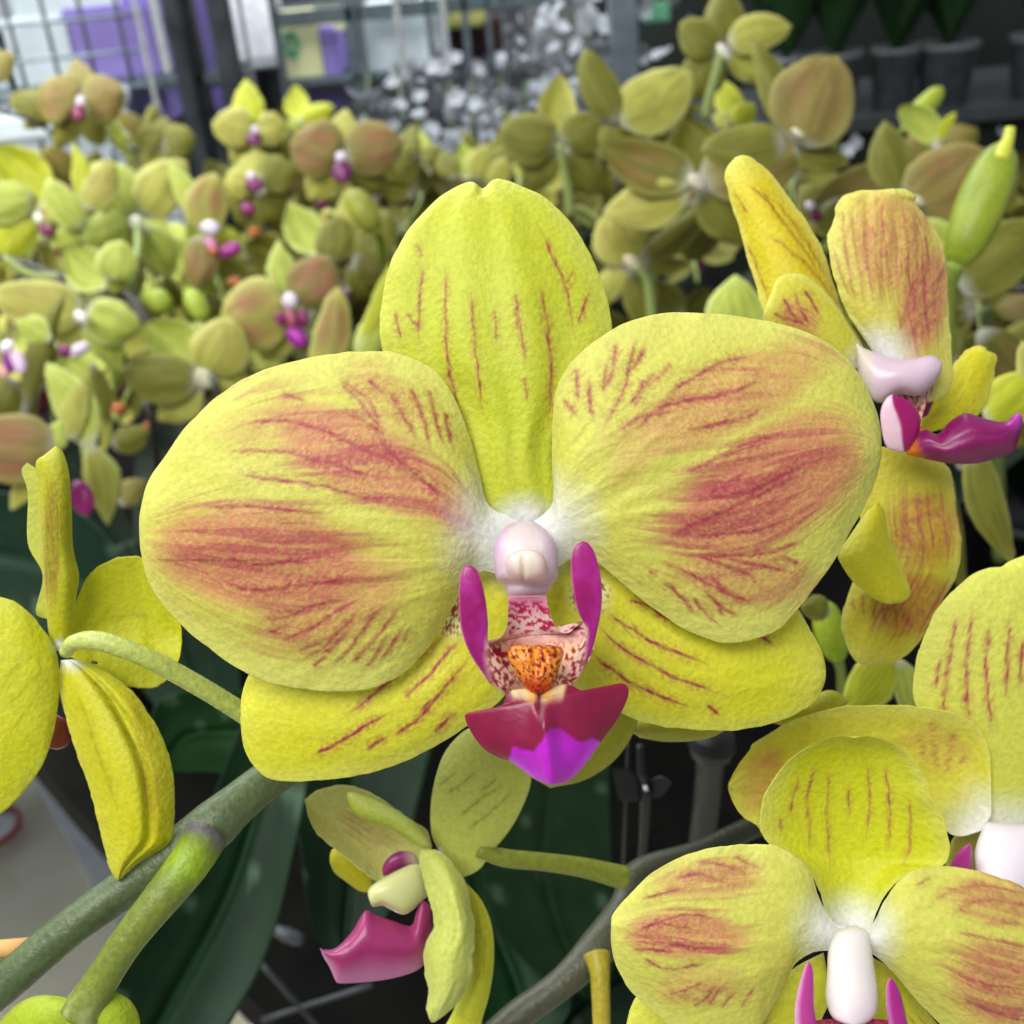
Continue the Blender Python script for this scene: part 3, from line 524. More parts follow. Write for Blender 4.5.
sheet('mid_lobe', l4, M_LIP, c7([(650, 985), (665, 950), (710, 915), (750, 928), (790, 890), (840, 863), (900, 880), (960, 890), (1000, 865), (1018, 868)]),
      c7([(655, 995), (720, 1010), (790, 1022), (870, 1022), (940, 1005), (990, 985), (1012, 930), (1020, 890), (1018, 868)]), D4-.7, D4-1.0, cup=.35, nu=80, nv=50, th=.12, paint=m4, dfun=lambda X, Y, T, V: .03*np.exp(-((V-.45)/.12)**2)*np.sin(PI*T), label='deep magenta mid lobe')
tube('pedicel', f4, M_STEM, [(878, 375, 17.8, 8), (850, 400, 19, 8), (800, 470, 21, 8), (780, 560, 23, 8)], (150, 165, 60))
# ---- bottom centre bloom in profile
cb = lambda p: cv(p, 280, 720, 3.012)
f5 = near('orchid_flower', 430, 860, 17, 'small pale lime orchid bloom in profile below the large one, with pink lip pointing left')
D5 = 17.5
LIME = lin((208, 216, 104)); LIME2 = lin((222, 226, 150))
vv = [cb(p) for p in ([(500, 230), (560, 180), (600, 150)], [(540, 290), (600, 240), (680, 190)], [(480, 200), (530, 150)], [(560, 330), (640, 270), (710, 200)], [(600, 220), (660, 170)])]
sheet('dorsal_sepal', f5, M_PET, cb([(480, 395), (458, 350), (453, 280), (462, 200), (490, 110), (530, 55), (575, 22), (640, 10)]), cb([(550, 475), (600, 450), (650, 385), (700, 320), (740, 240), (757, 170), (740, 90), (700, 40), (640, 10)]),
      D5+.1, D5-.1, cup=.3, nu=80, nv=60, seed=31, paint=pig(440, 850, 1, 5, veins=vv, seed=101, base=LIME, pale=LIME2, edge=.2, vs=.45, vw=1.2, vcol=lin((110, 100, 20))))
sheet('petal', f5, M_PET, cb([(458, 380), (440, 330), (380, 290), (310, 240), (250, 208), (190, 195), (130, 205), (95, 222), (74, 240)]), cb([(430, 460), (380, 490), (310, 495), (280, 480), (215, 430), (160, 385), (110, 340), (85, 290), (74, 240)]),
      D5+.2, D5-.3, cup=-.5, nu=80, nv=60, seed=32, wave=.05, paint=pig(440, 850, 1, 5, seed=102, base=lin((220, 216, 140)), pale=LIME2, edge=.6, blush=[(370, 830, 35, 14, 30, .6)], bcol=lin((170, 140, 70)), bs=.6), label='cupped far petal')
def foldp(X, Y, T, V): return mixc(np.ones(X.shape+(3,))*lin((208, 218, 110)), lin((190, 205, 60)), ss(.4, 1, V))
sheet('petal_fold', f5, M_PET, cb([(456, 385), (440, 350), (400, 305), (340, 265), (280, 235), (220, 215), (200, 222)]), cb([(440, 388), (400, 370), (350, 335), (290, 310), (240, 290), (210, 255), (200, 222)]), D5-.35, D5-.45, cup=.15, nu=40, nv=20, pillow=.06, paint=foldp)
sheet('lateral_sepal', f5, M_PET, cb([(275, 440), (230, 410), (170, 386), (152, 400), (150, 430)]), cb([(280, 520), (240, 515), (200, 488), (165, 460), (150, 430)]), D5+.6, D5+.5, cup=.15, nu=30, nv=24, paint=pig(440, 850, 1, 5, seed=103, base=lin((200, 192, 12)), edge=.1), label='yellow far sepal tip')
sheet('side_lobe', f5, M_LIP, cb([(420, 430), (400, 400), (360, 395), (325, 415), (308, 445), (310, 470)]), cb([(420, 432), (390, 445), (350, 455), (325, 468), (310, 470)]), D5-.1, D5-.2, nu=24, nv=20, pillow=.12, paint=lambda X, Y, T, V: mixc(np.ones(X.shape+(3,))*lin((140, 40, 100)), lin((215, 190, 180)), 1-ss(.1, .45, T)))
sheet('column', f5, M_COL, cb([(442, 440), (400, 433), (340, 460), (285, 492), (265, 515), (268, 540)]), cb([(445, 530), (400, 572), (370, 586), (335, 572), (310, 560), (280, 562), (268, 540)]), D5-.3, D5-.6, nu=36, nv=30, pillow=.28,
      paint=lambda X, Y, T, V: mixc(np.ones(X.shape+(3,))*lin((214, 216, 150)), lin((200, 140, 120)), .6*ss(.7, 1, V)*ss(.3, .9, T)), label='pale green column')
def lp5(X, Y, T, V):
    C = np.ones(X.shape+(3,))*lin((156, 48, 104)); C = mixc(C, lin((200, 120, 175)), ss(.6, 1, V)*.7+.2*ss(.7, 1, T)); return mixc(C, lin((140, 25, 80)), .5*np.exp(-((V-.55)/.08)**2))
l5 = sheet('lip', f5, M_LIP, cb([(455, 560), (430, 545), (410, 580), (395, 620), (340, 605), (290, 588), (262, 573), (245, 590), (215, 640), (170, 685), (135, 692), (120, 686)]),
      cb([(462, 640), (450, 700), (435, 735), (400, 760), (330, 780), (250, 790), (180, 793), (165, 780), (150, 745), (130, 712), (120, 686)]), D5-.3, D5-.9, cup=.3, nu=70, nv=50, th=.12, paint=lp5)
vv = [cb(p) for p in ([(590, 560), (610, 700), (570, 850)], [(620, 640), (610, 780)])]
sheet('lateral_sepal', f5, M_PET, cb([(545, 470), (540, 560), (560, 680), (560, 780), (520, 880), (480, 960), (500, 1010), (520, 1040)]), cb([(560, 490), (605, 540), (638, 620), (645, 720), (632, 820), (610, 900), (590, 980), (560, 1030), (520, 1040)]),
      D5+.1, D5-.1, cup=.2, nu=70, nv=40, seed=33, paint=pig(440, 850, 1, 5, veins=vv, seed=104, base=lin((200, 200, 30)), edge=.3, vs=.4, vcol=lin((140, 135, 10))))
sheet('petal', f5, M_PET, cb([(425, 390), (418, 420), (430, 480), (450, 550), (463, 620), (440, 670), (430, 710), (440, 780), (445, 830), (442, 880), (455, 912)]), cb([(470, 390), (500, 410), (550, 470), (575, 550), (588, 640), (580, 720), (575, 780), (545, 840), (500, 885), (470, 908), (455, 912)]),
      D5-.5, D5-.7, cup=.35, nu=90, nv=50, seed=34, wave=.12, paint=pig(440, 850, 1, 5, seed=105, base=lin((212, 220, 110)), pale=LIME2, edge=.3), label='hanging near petal with wavy edge')
tube('pedicel', f5, M_STEM, [(478, 850, 17.5, 7), (505, 858, 17.6, 9), (545, 862, 17.8, 9), (585, 868, 18, 10), (625, 878, 18.2, 12)], (126, 134, 44))
# ---- left bloom from behind
c6 = lambda p: cv(p, 0, 440, 2.226)
f6 = near('orchid_flower', 62, 645, 15.5, 'yellow green orchid bloom seen from behind at the left edge, black speck at its centre')
D6 = 15.6
GR, GR2 = lin((205, 206, 18)), lin((170, 176, 8))
vv = [c6(p) for p in ([(190, 440), (240, 380), (290, 350)], [(230, 400), (300, 390), (350, 400)], [(190, 470), (260, 460)])]
sheet('petal', f6, M_PET, c6([(148, 440), (160, 390), (178, 335), (205, 292), (245, 268), (290, 257), (315, 262), (322, 290), (345, 325), (385, 365), (402, 410), (405, 450)]), c6([(150, 480), (190, 500), (230, 530), (270, 548), (310, 552), (350, 548), (380, 525), (398, 490), (405, 450)]),
      D6+.1, D6+.6, cup=-.2, nu=70, nv=60, seed=41, wave=.08, paint=pig(60, 645, 2, 12, veins=vv, seed=111, base=GR, pale=lin((205, 205, 90)), edge=.1, vs=.35, vcol=lin((140, 140, 10))), label='rounded right petal')
vv = [c6(p) for p in ([(110, 520), (60, 600), (10, 660)], [(100, 470), (40, 500), (0, 560)], [(100, 500), (50, 560), (0, 600)])]
sheet('petal', f6, M_PET, c6([(128, 480), (110, 440), (70, 390), (30, 358), (-30, 350), (-80, 400), (-110, 500), (-120, 600)]), c6([(133, 520), (128, 600), (105, 700), (60, 775), (0, 832), (-60, 840), (-100, 740), (-120, 600)]),
      D6, D6-.6, cup=.2, nu=80, nv=70, seed=42, wave=.05, paint=pig(60, 645, 2, 12, veins=vv, seed=112, base=lin((212, 212, 22)), edge=.2, vs=.35, vcol=lin((150, 150, 10))), label='broad left petal cut by the frame')
sheet('dorsal_sepal', f6, M_PET, c6([(120, 470), (108, 430), (100, 330), (92, 200), (84, 100), (80, 50), (100, 32), (125, 12)]), c6([(155, 470), (170, 350), (176, 300), (163, 240), (160, 160), (155, 80), (142, 30), (125, 12)]),
      D6+.1, D6-.4, cup=.25, nu=70, nv=40, seed=43, paint=pig(60, 645, 2, 8, seed=113, base=lin((186, 184, 14)), edge=.2, blush=[(52, 540, 9, 70, 0, .8)], bcol=lin((130, 120, 5))), label='upright folded top sepal')
sheet('sepal_fold', f6, M_PET, c6([(112, 400), (85, 392), (80, 375), (95, 300), (62, 230), (62, 120), (48, 70), (60, 50)]), c6([(120, 400), (118, 330), (105, 250), (98, 170), (92, 110), (85, 70), (60, 50)]), D6+.2, D6-.1, nu=50, nv=20, seed=44, paint=pig(60, 645, 2, 8, seed=114, base=lin((204, 208, 90)), edge=.2), label='pale sepal edge')
vv = [c6(p) for p in ([(200, 540), (280, 650), (340, 760), (345, 880)], [(170, 560), (220, 700), (260, 820)], [(190, 520), (290, 620), (355, 760)])]
sheet('lateral_sepal', f6, M_PET, c6([(135, 490), (132, 560), (165, 680), (205, 800), (230, 900), (245, 960), (262, 982)]), c6([(165, 488), (230, 510), (300, 565), (350, 640), (382, 720), (390, 800), (386, 870), (370, 905), (310, 940), (262, 982)]),
      D6+.1, D6-.3, cup=.4, nu=100, nv=70, seed=45, wave=.06, paint=pig(72, 655, 4, 22, veins=vv, seed=115, base=lin((206, 200, 10)), edge=.15, vs=.4, vw=2.4, vcol=lin((140, 135, 5)), blush=[(150, 780, 8, 70, -12, .5)], bcol=lin((160, 150, 0))),
      dfun=lambda X, Y, T, V: .12*np.exp(-((V-.68)/.07)**2)*np.sin(PI*T)**.5, label='hanging lower sepal with long crease')
sheet('lip', f6, M_LIP, c6([(125, 610), (110, 640), (105, 680), (125, 690)], ), c6([(145, 620), (158, 650), (150, 680), (125, 690)]), D6+.5, D6+.5, nu=20, nv=14, pillow=.1, paint=lambda X, Y, T, V: np.ones(X.shape+(3,))*lin((140, 50, 50)))
def pedp(T, P): return mixc(np.ones(T.shape+(3,))*lin((176, 188, 84)), lin((205, 208, 140)), .7*(1-ss(0, .4, T))*fbm(T*2, P*3, 1)+.1)
tube('pedicel', f6, M_STEM, [(66, 652, 15.4, 7), (75, 642, 15.2, 8), (100, 641, 15.1, 10), (140, 655, 15.2, 10), (185, 678, 15.5, 10), (235, 708, 15.9, 10), (290, 745, 16.4, 11)], pedp)
tube('speck', f6, M_BLACK, [(92, 662, 15.2, 1.5), (97, 663, 15.2, 1.5)], n=3, ns=8)
# ---- bottom left bloom from behind
f7 = near('orchid_flower', 70, 1010, 15, 'green backed orchid bloom at the bottom left corner, mostly below the frame')
for (L, R, lb) in (([(80, 1000), (40, 995), (10, 1010), (-5, 1040), (20, 1075)], [(85, 1012), (75, 1040), (60, 1070), (20, 1075)], 'left back petal'), ([(75, 1000), (100, 990), (130, 1000), (140, 1030), (120, 1070)], [(70, 1012), (75, 1040), (90, 1065), (120, 1070)], 'right back petal'),
                   ([(60, 1005), (45, 1030), (45, 1060), (70, 1085)], [(95, 1005), (105, 1030), (100, 1060), (70, 1085)], 'hanging back sepal')):
    sheet('petal', f7, M_PET, L, R, 14.9, 15.3, cup=.3, nu=30, nv=24, th=.08, paint=pig(85, 1005, 2, 6, seed=120, base=lin((165, 192, 30)), edge=.2), label=lb)
# =================================================================== near stems
def stemcol(T, P):
    C = np.ones(T.shape+(3,))*lin((66, 80, 46)); C = mixc(C, lin((100, 116, 74)), fbm(T*30, P*4, 3)*.8)
    C = mixc(C, lin((104, 96, 104)), np.exp(-((T-.66)/.045)**2)*1.); return C
st = near('flower_spike', 150, 870, 15.3, 'thick grey green orchid stem crossing the lower left corner diagonally', 'flower spike')
tube('main_stalk', st, M_STEM, [(-90, 1060, 15.3, 20), (0, 987, 15.3, 20), (70, 928, 15.4, 19), (130, 885, 15.6, 20), (180, 850, 15.7, 23), (210, 828, 15.8, 25), (240, 802, 16, 21), (290, 765, 16.6, 19), (380, 720, 18, 17), (520, 690, 20, 15)], stemcol, ns=20, n=90, bump=.06)
def ycol(T, P):
    C = mixc(np.ones(T.shape+(3,))*lin((124, 134, 36)), lin((104, 120, 50)), fbm(T*20, P*4, 3)); C = mixc(C, lin((140, 172, 20)), np.exp(-((T-.17)/.07)**2)*.8); C = mixc(C, lin((96, 88, 96)), 1-ss(.02, .1, T+.04*(fbm(T*9, P*3, 5)-.5)))
    return mixc(C, lin((170, 178, 120)), .6*ss(.8, 1, T)*ss(.4, .6, fbm(T*4, P*5, 8)))
tube('pedicel', st, M_STEM, [(206, 836, 15.5, 22), (190, 862, 15.2, 21), (160, 900, 15, 19), (128, 940, 14.9, 17), (105, 975, 14.9, 17), (88, 1003, 14.9, 20), (82, 1015, 14.9, 22)], ycol, ns=20, n=60, label='yellow green side stalk')
tag(tube('dried_stalk', None, M_WOOD, [(-30, 950, 15.4, 9), (0, 949, 15.4, 9), (36, 947, 15.5, 10)], n=12), 'straw coloured dry stalk meeting the thick stem at the left edge', 'stalk')
st2 = near('flower_spike', 560, 980, 19, 'grey brown orchid stem rising from the bottom centre behind the lower right bloom', 'flower spike')
def gcol(T, P): return mixc(np.ones(T.shape+(3,))*lin((78, 78, 60)), lin((48, 52, 32)), ss(.35, .6, T)+.3*fbm(T*30, P*4, 3))
tube('main_stalk', st2, M_STEM, [(470, 1060, 18.6, 15), (515, 1018, 18.8, 15), (560, 985, 19, 15), (600, 945, 19.4, 19), (625, 905, 20, 15), (640, 875, 20.5, 16), (700, 852, 21, 12), (770, 820, 22, 11), (860, 790, 24, 11)], gcol, ns=18, n=80, bump=.06)
tube('pedicel', st2, M_STEM, [(597, 955, 19, 14), (600, 975, 18.8, 10), (602, 1030, 18.6, 9), (604, 1080, 18.6, 9)], (165, 150, 40), label='yellow side stalk')
# hidden backs of blooms peeking below the main flower
fh = near('orchid_flower', 590, 750, 18, 'dull olive bloom mostly hidden below the magenta lip of the large one')
for (L, R) in (([(600, 700), (560, 720), (530, 740), (525, 770), (550, 788)], [(640, 705), (635, 730), (615, 760), (585, 780), (550, 788)]), ([(690, 700), (650, 715), (625, 725), (640, 738)], [(740, 720), (710, 738), (670, 742), (640, 738)]), ([(760, 705), (800, 700), (830, 690), (850, 700)], [(760, 720), (800, 728), (830, 720), (850, 700)])):
    sheet('petal', fh, M_PET, L, R, 16.5, 16.8, cup=.2, nu=30, nv=20, paint=pig(600, 700, 1, 3, seed=130, base=lin((150, 146, 30)), edge=.2))

# =================================================================== BACKGROUND BLOOMS
GRP = 'orchid blooms of the background display'
def fan(ang, ln, hw, pw, p0=.8, base=.02, sx=0):
    """left and right outline of a sepal or petal leaving the centre at angle ang (degrees)"""
    a = math.radians(ang); d = np.array([math.cos(a), math.sin(a)]); n = np.array([-d[1], d[0]])
    t = np.linspace(0, 1, 11); w = hw*np.sin(PI*t**p0)**pw; w[0] = base; w[-1] = 0
    c = d[None]*(t[:, None]*ln)+d*.02
    return c+n*w[:, None], c-n*w[:, None]
TONES = {'gold': ((184, 182, 76), (206, 204, 124)), 'lime': ((182, 194, 74), (210, 218, 134)), 'olive': ((122, 122, 36), (152, 150, 76)), 'bright': ((190, 196, 32), (212, 214, 96)), 'tan': ((146, 134, 66), (166, 158, 92)), 'deep': ((96, 96, 26), (122, 120, 50))}  # olive and deep darken the pigment to stand in for shade
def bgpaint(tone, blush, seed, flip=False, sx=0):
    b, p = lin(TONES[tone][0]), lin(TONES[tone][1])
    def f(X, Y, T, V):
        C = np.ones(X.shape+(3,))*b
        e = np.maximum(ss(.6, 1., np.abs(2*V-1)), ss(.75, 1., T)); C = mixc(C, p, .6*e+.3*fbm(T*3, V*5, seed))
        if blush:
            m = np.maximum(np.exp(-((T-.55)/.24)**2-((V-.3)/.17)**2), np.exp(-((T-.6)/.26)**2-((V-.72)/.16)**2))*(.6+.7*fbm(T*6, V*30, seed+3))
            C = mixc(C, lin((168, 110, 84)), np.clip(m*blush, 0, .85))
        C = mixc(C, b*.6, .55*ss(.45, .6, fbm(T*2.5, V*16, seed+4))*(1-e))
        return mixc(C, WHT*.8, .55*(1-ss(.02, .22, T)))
    return f
def bloom(px, py, w, yaw, pitch, roll, tone, label, cup=.0, seed=None, size=9.2, group=GRP, blush=.8, miss=(), lipc=(128, 16, 88), open_=1., depth=None, pedir=None, nu=16, nv=12):
    back = abs(((yaw+180) % 360)-180) > 100; blush = blush*(.15 if back else .8); w = w*1.1
    seed = seed if seed is not None else int(px*7+py*3) % 997
    rs = np.random.RandomState(seed); d = depth or size*F/w; S = size/100.
    e = empty('orchid_flower', at(px, py, d), label, 'flower', group)
    B = Matrix(((rt[0], up[0], -fwd[0]), (rt[1], up[1], -fwd[1]), (rt[2], up[2], -fwd[2])))
    R = Matrix.Rotation(math.radians(yaw), 3, 'Y') @ Matrix.Rotation(math.radians(-pitch), 3, 'X') @ Matrix.Rotation(math.radians(roll), 3, 'Z')
    e.rotation_euler = (B @ R).to_euler()
    pr = lambda X, Y, D: np.stack([X*S, Y*S, -D*S], -1)
    kw = dict(proj=pr, nu=nu, nv=nv, th=.012)
    j = lambda a: rs.uniform(-a, a)
    L, Rr = fan(90+j(6), .43+j(.03), .155*open_, .85, .85)
    if 'dorsal' not in miss: sheet('dorsal_sepal', e, M_BG, L, Rr, 0.0, .02+cup*-.25+j(.03), bow=.02, cup=.05+j(.03), paint=bgpaint(tone, 0, seed), seed=seed, wave=.02, **kw)
    for s in (-1, 1):
        L, Rr = fan(90-s*(84+j(7)), .48+j(.02), .235*open_, .62, .82)
        if ('petal_l', 'petal_r')[s > 0] not in miss: sheet('petal', e, M_BG, L, Rr, -.02, -.0-cup*.3+j(.04), bow=.03+j(.02), cup=.06+j(.05), paint=bgpaint(tone, blush, seed+s), seed=seed+s, wave=.04, **kw)
        L, Rr = fan(90-s*(128+j(8)), .44+j(.02), .135*open_, .8, .85)
        if ('sepal_l', 'sepal_r')[s > 0] not in miss: sheet('lateral_sepal', e, M_BG, L, Rr, .02, .04-cup*.25+j(.04), bow=.02, cup=.05+j(.03), paint=bgpaint(tone, 0, seed+2+s), seed=seed+s*2, wave=.02, **kw)
    k2 = dict(proj=pr, nu=10, nv=8)
    solid = lambda c: (lambda X, Y, T, V: np.ones(X.shape+(3,))*lin(c))
    sheet('column', e, M_COL, [(-.015, -.07), (-.04, -.03), (-.035, .01), (0, .03)], [(.015, -.07), (.04, -.03), (.035, .01), (0, .03)], -.05, -.09, pillow=.04, paint=solid((228, 214, 226)), **k2)
    ks = .8 if abs(((yaw+180) % 360)-180) < 100 else .5
    lp = sheet('lip', e, M_LIP, [(-.03*ks, -.07), (-.06*ks, -.13*ks), (-.10*ks, -.2*ks), (-.11*ks, -.24*ks), (-.05*ks, -.29*ks), (0, -.32*ks)], [(.03*ks, -.07), (.06*ks, -.13*ks), (.10*ks, -.2*ks), (.11*ks, -.24*ks), (.05*ks, -.29*ks), (0, -.32*ks)], -.07, -.16, cup=.03, pillow=.015, paint=solid(lipc), **k2)
    for s in (-1, 1):
        sheet('side_lobe', lp, M_LIP, [(s*.02, -.13), (s*.05, -.10), (s*.06, -.04), (s*.05, .0)], [(s*.05, -.13), (s*.08, -.10), (s*.075, -.04), (s*.05, .0)], -.1, -.15, pillow=.012, paint=solid(tuple(min(255, c*1.15+10) for c in lipc)), proj=pr, nu=8, nv=5)
    # stalk leaves the back and bends down to its stem
    q = pedir or (j(.15), -.55)
    P = np.array([(0, 0, -.03, .016), (q[0]*.3, -.04, -.16, .016), (q[0]*.7, q[1]*.5, -.26, .016), (q[0], q[1], -.3, .018)])*S
    o = tube('pedicel', e, M_STEM, P, (140, 158, 82), ns=8, n=12, proj='w')
    return e
# blooms of the display modelled tepal by tepal: kind, base, tip, half width, tone, blush, cup
KN = {'d': ('dorsal_sepal', .85, .85), 'p': ('petal', .6, .8), 's': ('lateral_sepal', .8, .85), 'n': ('lateral_sepal', 1., .9)}
def tep(e, kind, bx, by, tx, ty, hw, tone, blush=0, cup=.5, dd=0, d=80, seed=1):
    nm, pw, p0 = KN[kind]; ax, ay = tx-bx, ty-by; ln = math.hypot(ax, ay); ux, uy = ax/ln, ay/ln
    t = np.linspace(0, 1, 11); w = hw*np.sin(PI*t**p0)**pw; w[0] = hw*.18; w[-1] = 0
    bend = np.sin(PI*t)*ln*.05*(1 if (seed % 2) else -1)
    c = np.array([(bx, by)])+np.outer(t*ln, (ux, uy))+np.outer(bend, (-uy, ux)); n = np.array([-uy, ux])
    k = d/F
    sheet(nm, e, M_BG, c+n*w[:, None], c-n*w[:, None], d+dd*.3, d+dd, cup=cup*hw*k*.55, bow=.1*hw*k, nu=20, nv=16, th=.09, wave=.25*hw*k*.6, seed=seed, paint=bgpaint(tone, blush, seed, sx=k))
def oval(name, e, x, y, x2, y2, hw, c, d, mat=None, pil=.35):
    ax, ay = x2-x, y2-y; ln = math.hypot(ax, ay); n = np.array([-ay, ax])/ln
    t = np.linspace(0, 1, 9); w = hw*np.sqrt(np.sin(PI*t)); w[0] = hw*.2; w[-1] = 0
    cc = np.array([(x, y)])+np.outer(t, (ax, ay))
    return sheet(name, e, mat or M_LIP, cc+n*w[:, None], cc-n*w[:, None], d, d, nu=12, nv=10, pillow=pil, paint=lambda X, Y, T, V: mixc(np.ones(X.shape+(3,))*lin(c), lin(tuple(min(255, q*1.2+15) for q in c)), fbm(T*2, V*3, 3)*.6))
def bgf(label, d, cx, cy, teps, lip=(), ped=None):
    e = empty('orchid_flower', at(cx, cy, d), label, 'flower', GRP)
    for k, t in enumerate(teps):
        t = tuple(t)+(0, .5)[len(t)-7:] if len(t) < 9 else t
        dd = (3 if t[0] == 'd' else 2 if t[0] in 'sn' else .5)*d/90
        tep(e, *t, dd=dd if len(t) < 10 else 0, d=d, seed=int(cx+k*7+cy))
    for (nm, *g) in lip: oval(nm, e, *g, d-1.2*d/80, M_COL if nm == 'column' else M_LIP, .45*d/80)
    if ped: tube('pedicel', e, M_STEM, [(x, y, d-(1.5-.6*k)*d/90, r) for k, (x, y, r) in enumerate(ped)], (138, 152, 84), ns=8, n=14)
    return e
MG, VI, CW = (112, 14, 78), (140, 46, 140), (196, 186, 198)
P_, S_, D_, N_ = 'p', 's', 'd', 'n'
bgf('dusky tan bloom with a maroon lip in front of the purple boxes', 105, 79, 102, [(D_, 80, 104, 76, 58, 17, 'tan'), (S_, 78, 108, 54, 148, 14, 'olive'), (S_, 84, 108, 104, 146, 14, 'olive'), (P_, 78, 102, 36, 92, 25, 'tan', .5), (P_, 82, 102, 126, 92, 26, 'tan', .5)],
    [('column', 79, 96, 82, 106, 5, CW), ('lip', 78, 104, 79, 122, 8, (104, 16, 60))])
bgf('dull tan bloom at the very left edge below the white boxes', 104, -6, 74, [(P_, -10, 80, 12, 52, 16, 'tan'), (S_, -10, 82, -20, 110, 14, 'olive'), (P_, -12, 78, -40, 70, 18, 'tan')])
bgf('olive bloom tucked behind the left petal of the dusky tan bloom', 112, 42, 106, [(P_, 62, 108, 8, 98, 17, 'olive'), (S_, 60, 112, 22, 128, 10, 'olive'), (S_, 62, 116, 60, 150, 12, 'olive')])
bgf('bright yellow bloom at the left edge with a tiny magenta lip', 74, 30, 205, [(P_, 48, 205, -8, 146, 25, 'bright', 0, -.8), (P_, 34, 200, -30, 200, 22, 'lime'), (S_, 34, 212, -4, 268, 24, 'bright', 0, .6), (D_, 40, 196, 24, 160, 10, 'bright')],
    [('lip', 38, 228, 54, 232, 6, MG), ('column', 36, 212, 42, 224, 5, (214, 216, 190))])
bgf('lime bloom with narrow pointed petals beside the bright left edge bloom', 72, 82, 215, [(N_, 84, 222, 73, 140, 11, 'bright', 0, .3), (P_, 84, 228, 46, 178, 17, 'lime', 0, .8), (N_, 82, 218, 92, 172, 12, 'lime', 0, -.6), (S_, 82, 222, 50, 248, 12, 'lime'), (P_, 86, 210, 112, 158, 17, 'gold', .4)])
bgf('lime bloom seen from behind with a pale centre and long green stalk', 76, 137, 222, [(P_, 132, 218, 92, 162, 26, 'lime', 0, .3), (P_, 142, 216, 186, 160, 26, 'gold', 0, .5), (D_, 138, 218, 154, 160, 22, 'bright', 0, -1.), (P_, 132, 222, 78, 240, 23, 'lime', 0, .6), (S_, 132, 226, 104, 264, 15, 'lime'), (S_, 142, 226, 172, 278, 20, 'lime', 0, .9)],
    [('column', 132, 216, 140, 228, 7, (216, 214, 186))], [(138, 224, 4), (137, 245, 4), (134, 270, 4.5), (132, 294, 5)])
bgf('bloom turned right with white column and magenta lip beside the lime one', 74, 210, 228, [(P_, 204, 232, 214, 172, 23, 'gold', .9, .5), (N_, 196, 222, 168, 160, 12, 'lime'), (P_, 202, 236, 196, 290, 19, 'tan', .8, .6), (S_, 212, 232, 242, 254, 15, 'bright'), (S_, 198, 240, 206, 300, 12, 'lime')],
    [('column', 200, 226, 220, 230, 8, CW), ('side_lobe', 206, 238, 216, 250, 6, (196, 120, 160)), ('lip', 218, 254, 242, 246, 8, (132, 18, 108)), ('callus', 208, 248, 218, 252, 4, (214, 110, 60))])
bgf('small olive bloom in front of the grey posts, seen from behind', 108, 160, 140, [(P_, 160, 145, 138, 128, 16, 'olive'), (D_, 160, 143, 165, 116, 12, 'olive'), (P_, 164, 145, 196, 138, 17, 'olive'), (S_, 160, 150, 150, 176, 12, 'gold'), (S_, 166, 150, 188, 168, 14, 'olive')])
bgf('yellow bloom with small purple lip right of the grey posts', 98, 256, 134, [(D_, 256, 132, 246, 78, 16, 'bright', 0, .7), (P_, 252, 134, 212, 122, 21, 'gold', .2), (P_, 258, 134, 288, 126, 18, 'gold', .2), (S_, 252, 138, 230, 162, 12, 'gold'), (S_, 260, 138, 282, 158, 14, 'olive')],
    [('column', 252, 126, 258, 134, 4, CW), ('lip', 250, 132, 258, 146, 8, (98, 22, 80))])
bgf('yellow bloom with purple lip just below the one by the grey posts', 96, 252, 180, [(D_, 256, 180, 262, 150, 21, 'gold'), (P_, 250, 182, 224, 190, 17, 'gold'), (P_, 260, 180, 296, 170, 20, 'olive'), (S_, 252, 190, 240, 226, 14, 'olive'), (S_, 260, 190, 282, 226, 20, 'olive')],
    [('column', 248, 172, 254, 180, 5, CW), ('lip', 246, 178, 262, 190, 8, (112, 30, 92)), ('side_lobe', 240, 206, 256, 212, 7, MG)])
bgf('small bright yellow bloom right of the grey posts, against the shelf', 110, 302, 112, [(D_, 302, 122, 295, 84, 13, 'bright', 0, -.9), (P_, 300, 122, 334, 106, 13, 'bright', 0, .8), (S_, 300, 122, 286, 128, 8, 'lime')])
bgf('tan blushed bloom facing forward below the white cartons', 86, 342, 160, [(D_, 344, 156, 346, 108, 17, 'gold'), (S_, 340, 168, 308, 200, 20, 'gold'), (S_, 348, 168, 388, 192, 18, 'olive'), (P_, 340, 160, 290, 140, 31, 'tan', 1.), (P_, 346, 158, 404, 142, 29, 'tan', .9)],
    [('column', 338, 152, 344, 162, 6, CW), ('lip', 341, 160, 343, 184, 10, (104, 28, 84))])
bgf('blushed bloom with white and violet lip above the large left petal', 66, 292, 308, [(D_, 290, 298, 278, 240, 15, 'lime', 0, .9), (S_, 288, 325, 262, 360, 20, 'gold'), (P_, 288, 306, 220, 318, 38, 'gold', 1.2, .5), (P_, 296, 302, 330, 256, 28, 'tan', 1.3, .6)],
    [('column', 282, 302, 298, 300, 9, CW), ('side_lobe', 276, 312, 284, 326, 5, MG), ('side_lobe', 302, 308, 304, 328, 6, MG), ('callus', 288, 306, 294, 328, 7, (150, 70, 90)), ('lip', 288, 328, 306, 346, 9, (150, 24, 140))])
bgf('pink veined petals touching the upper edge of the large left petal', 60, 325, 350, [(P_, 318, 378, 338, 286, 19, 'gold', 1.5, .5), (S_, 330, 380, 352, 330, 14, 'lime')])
bgf('narrow yellow petals squeezed against the large upright sepal', 58, 370, 345, [(N_, 358, 350, 390, 262, 10, 'bright', 0, .6), (S_, 360, 368, 392, 300, 15, 'lime', 0, .6)])
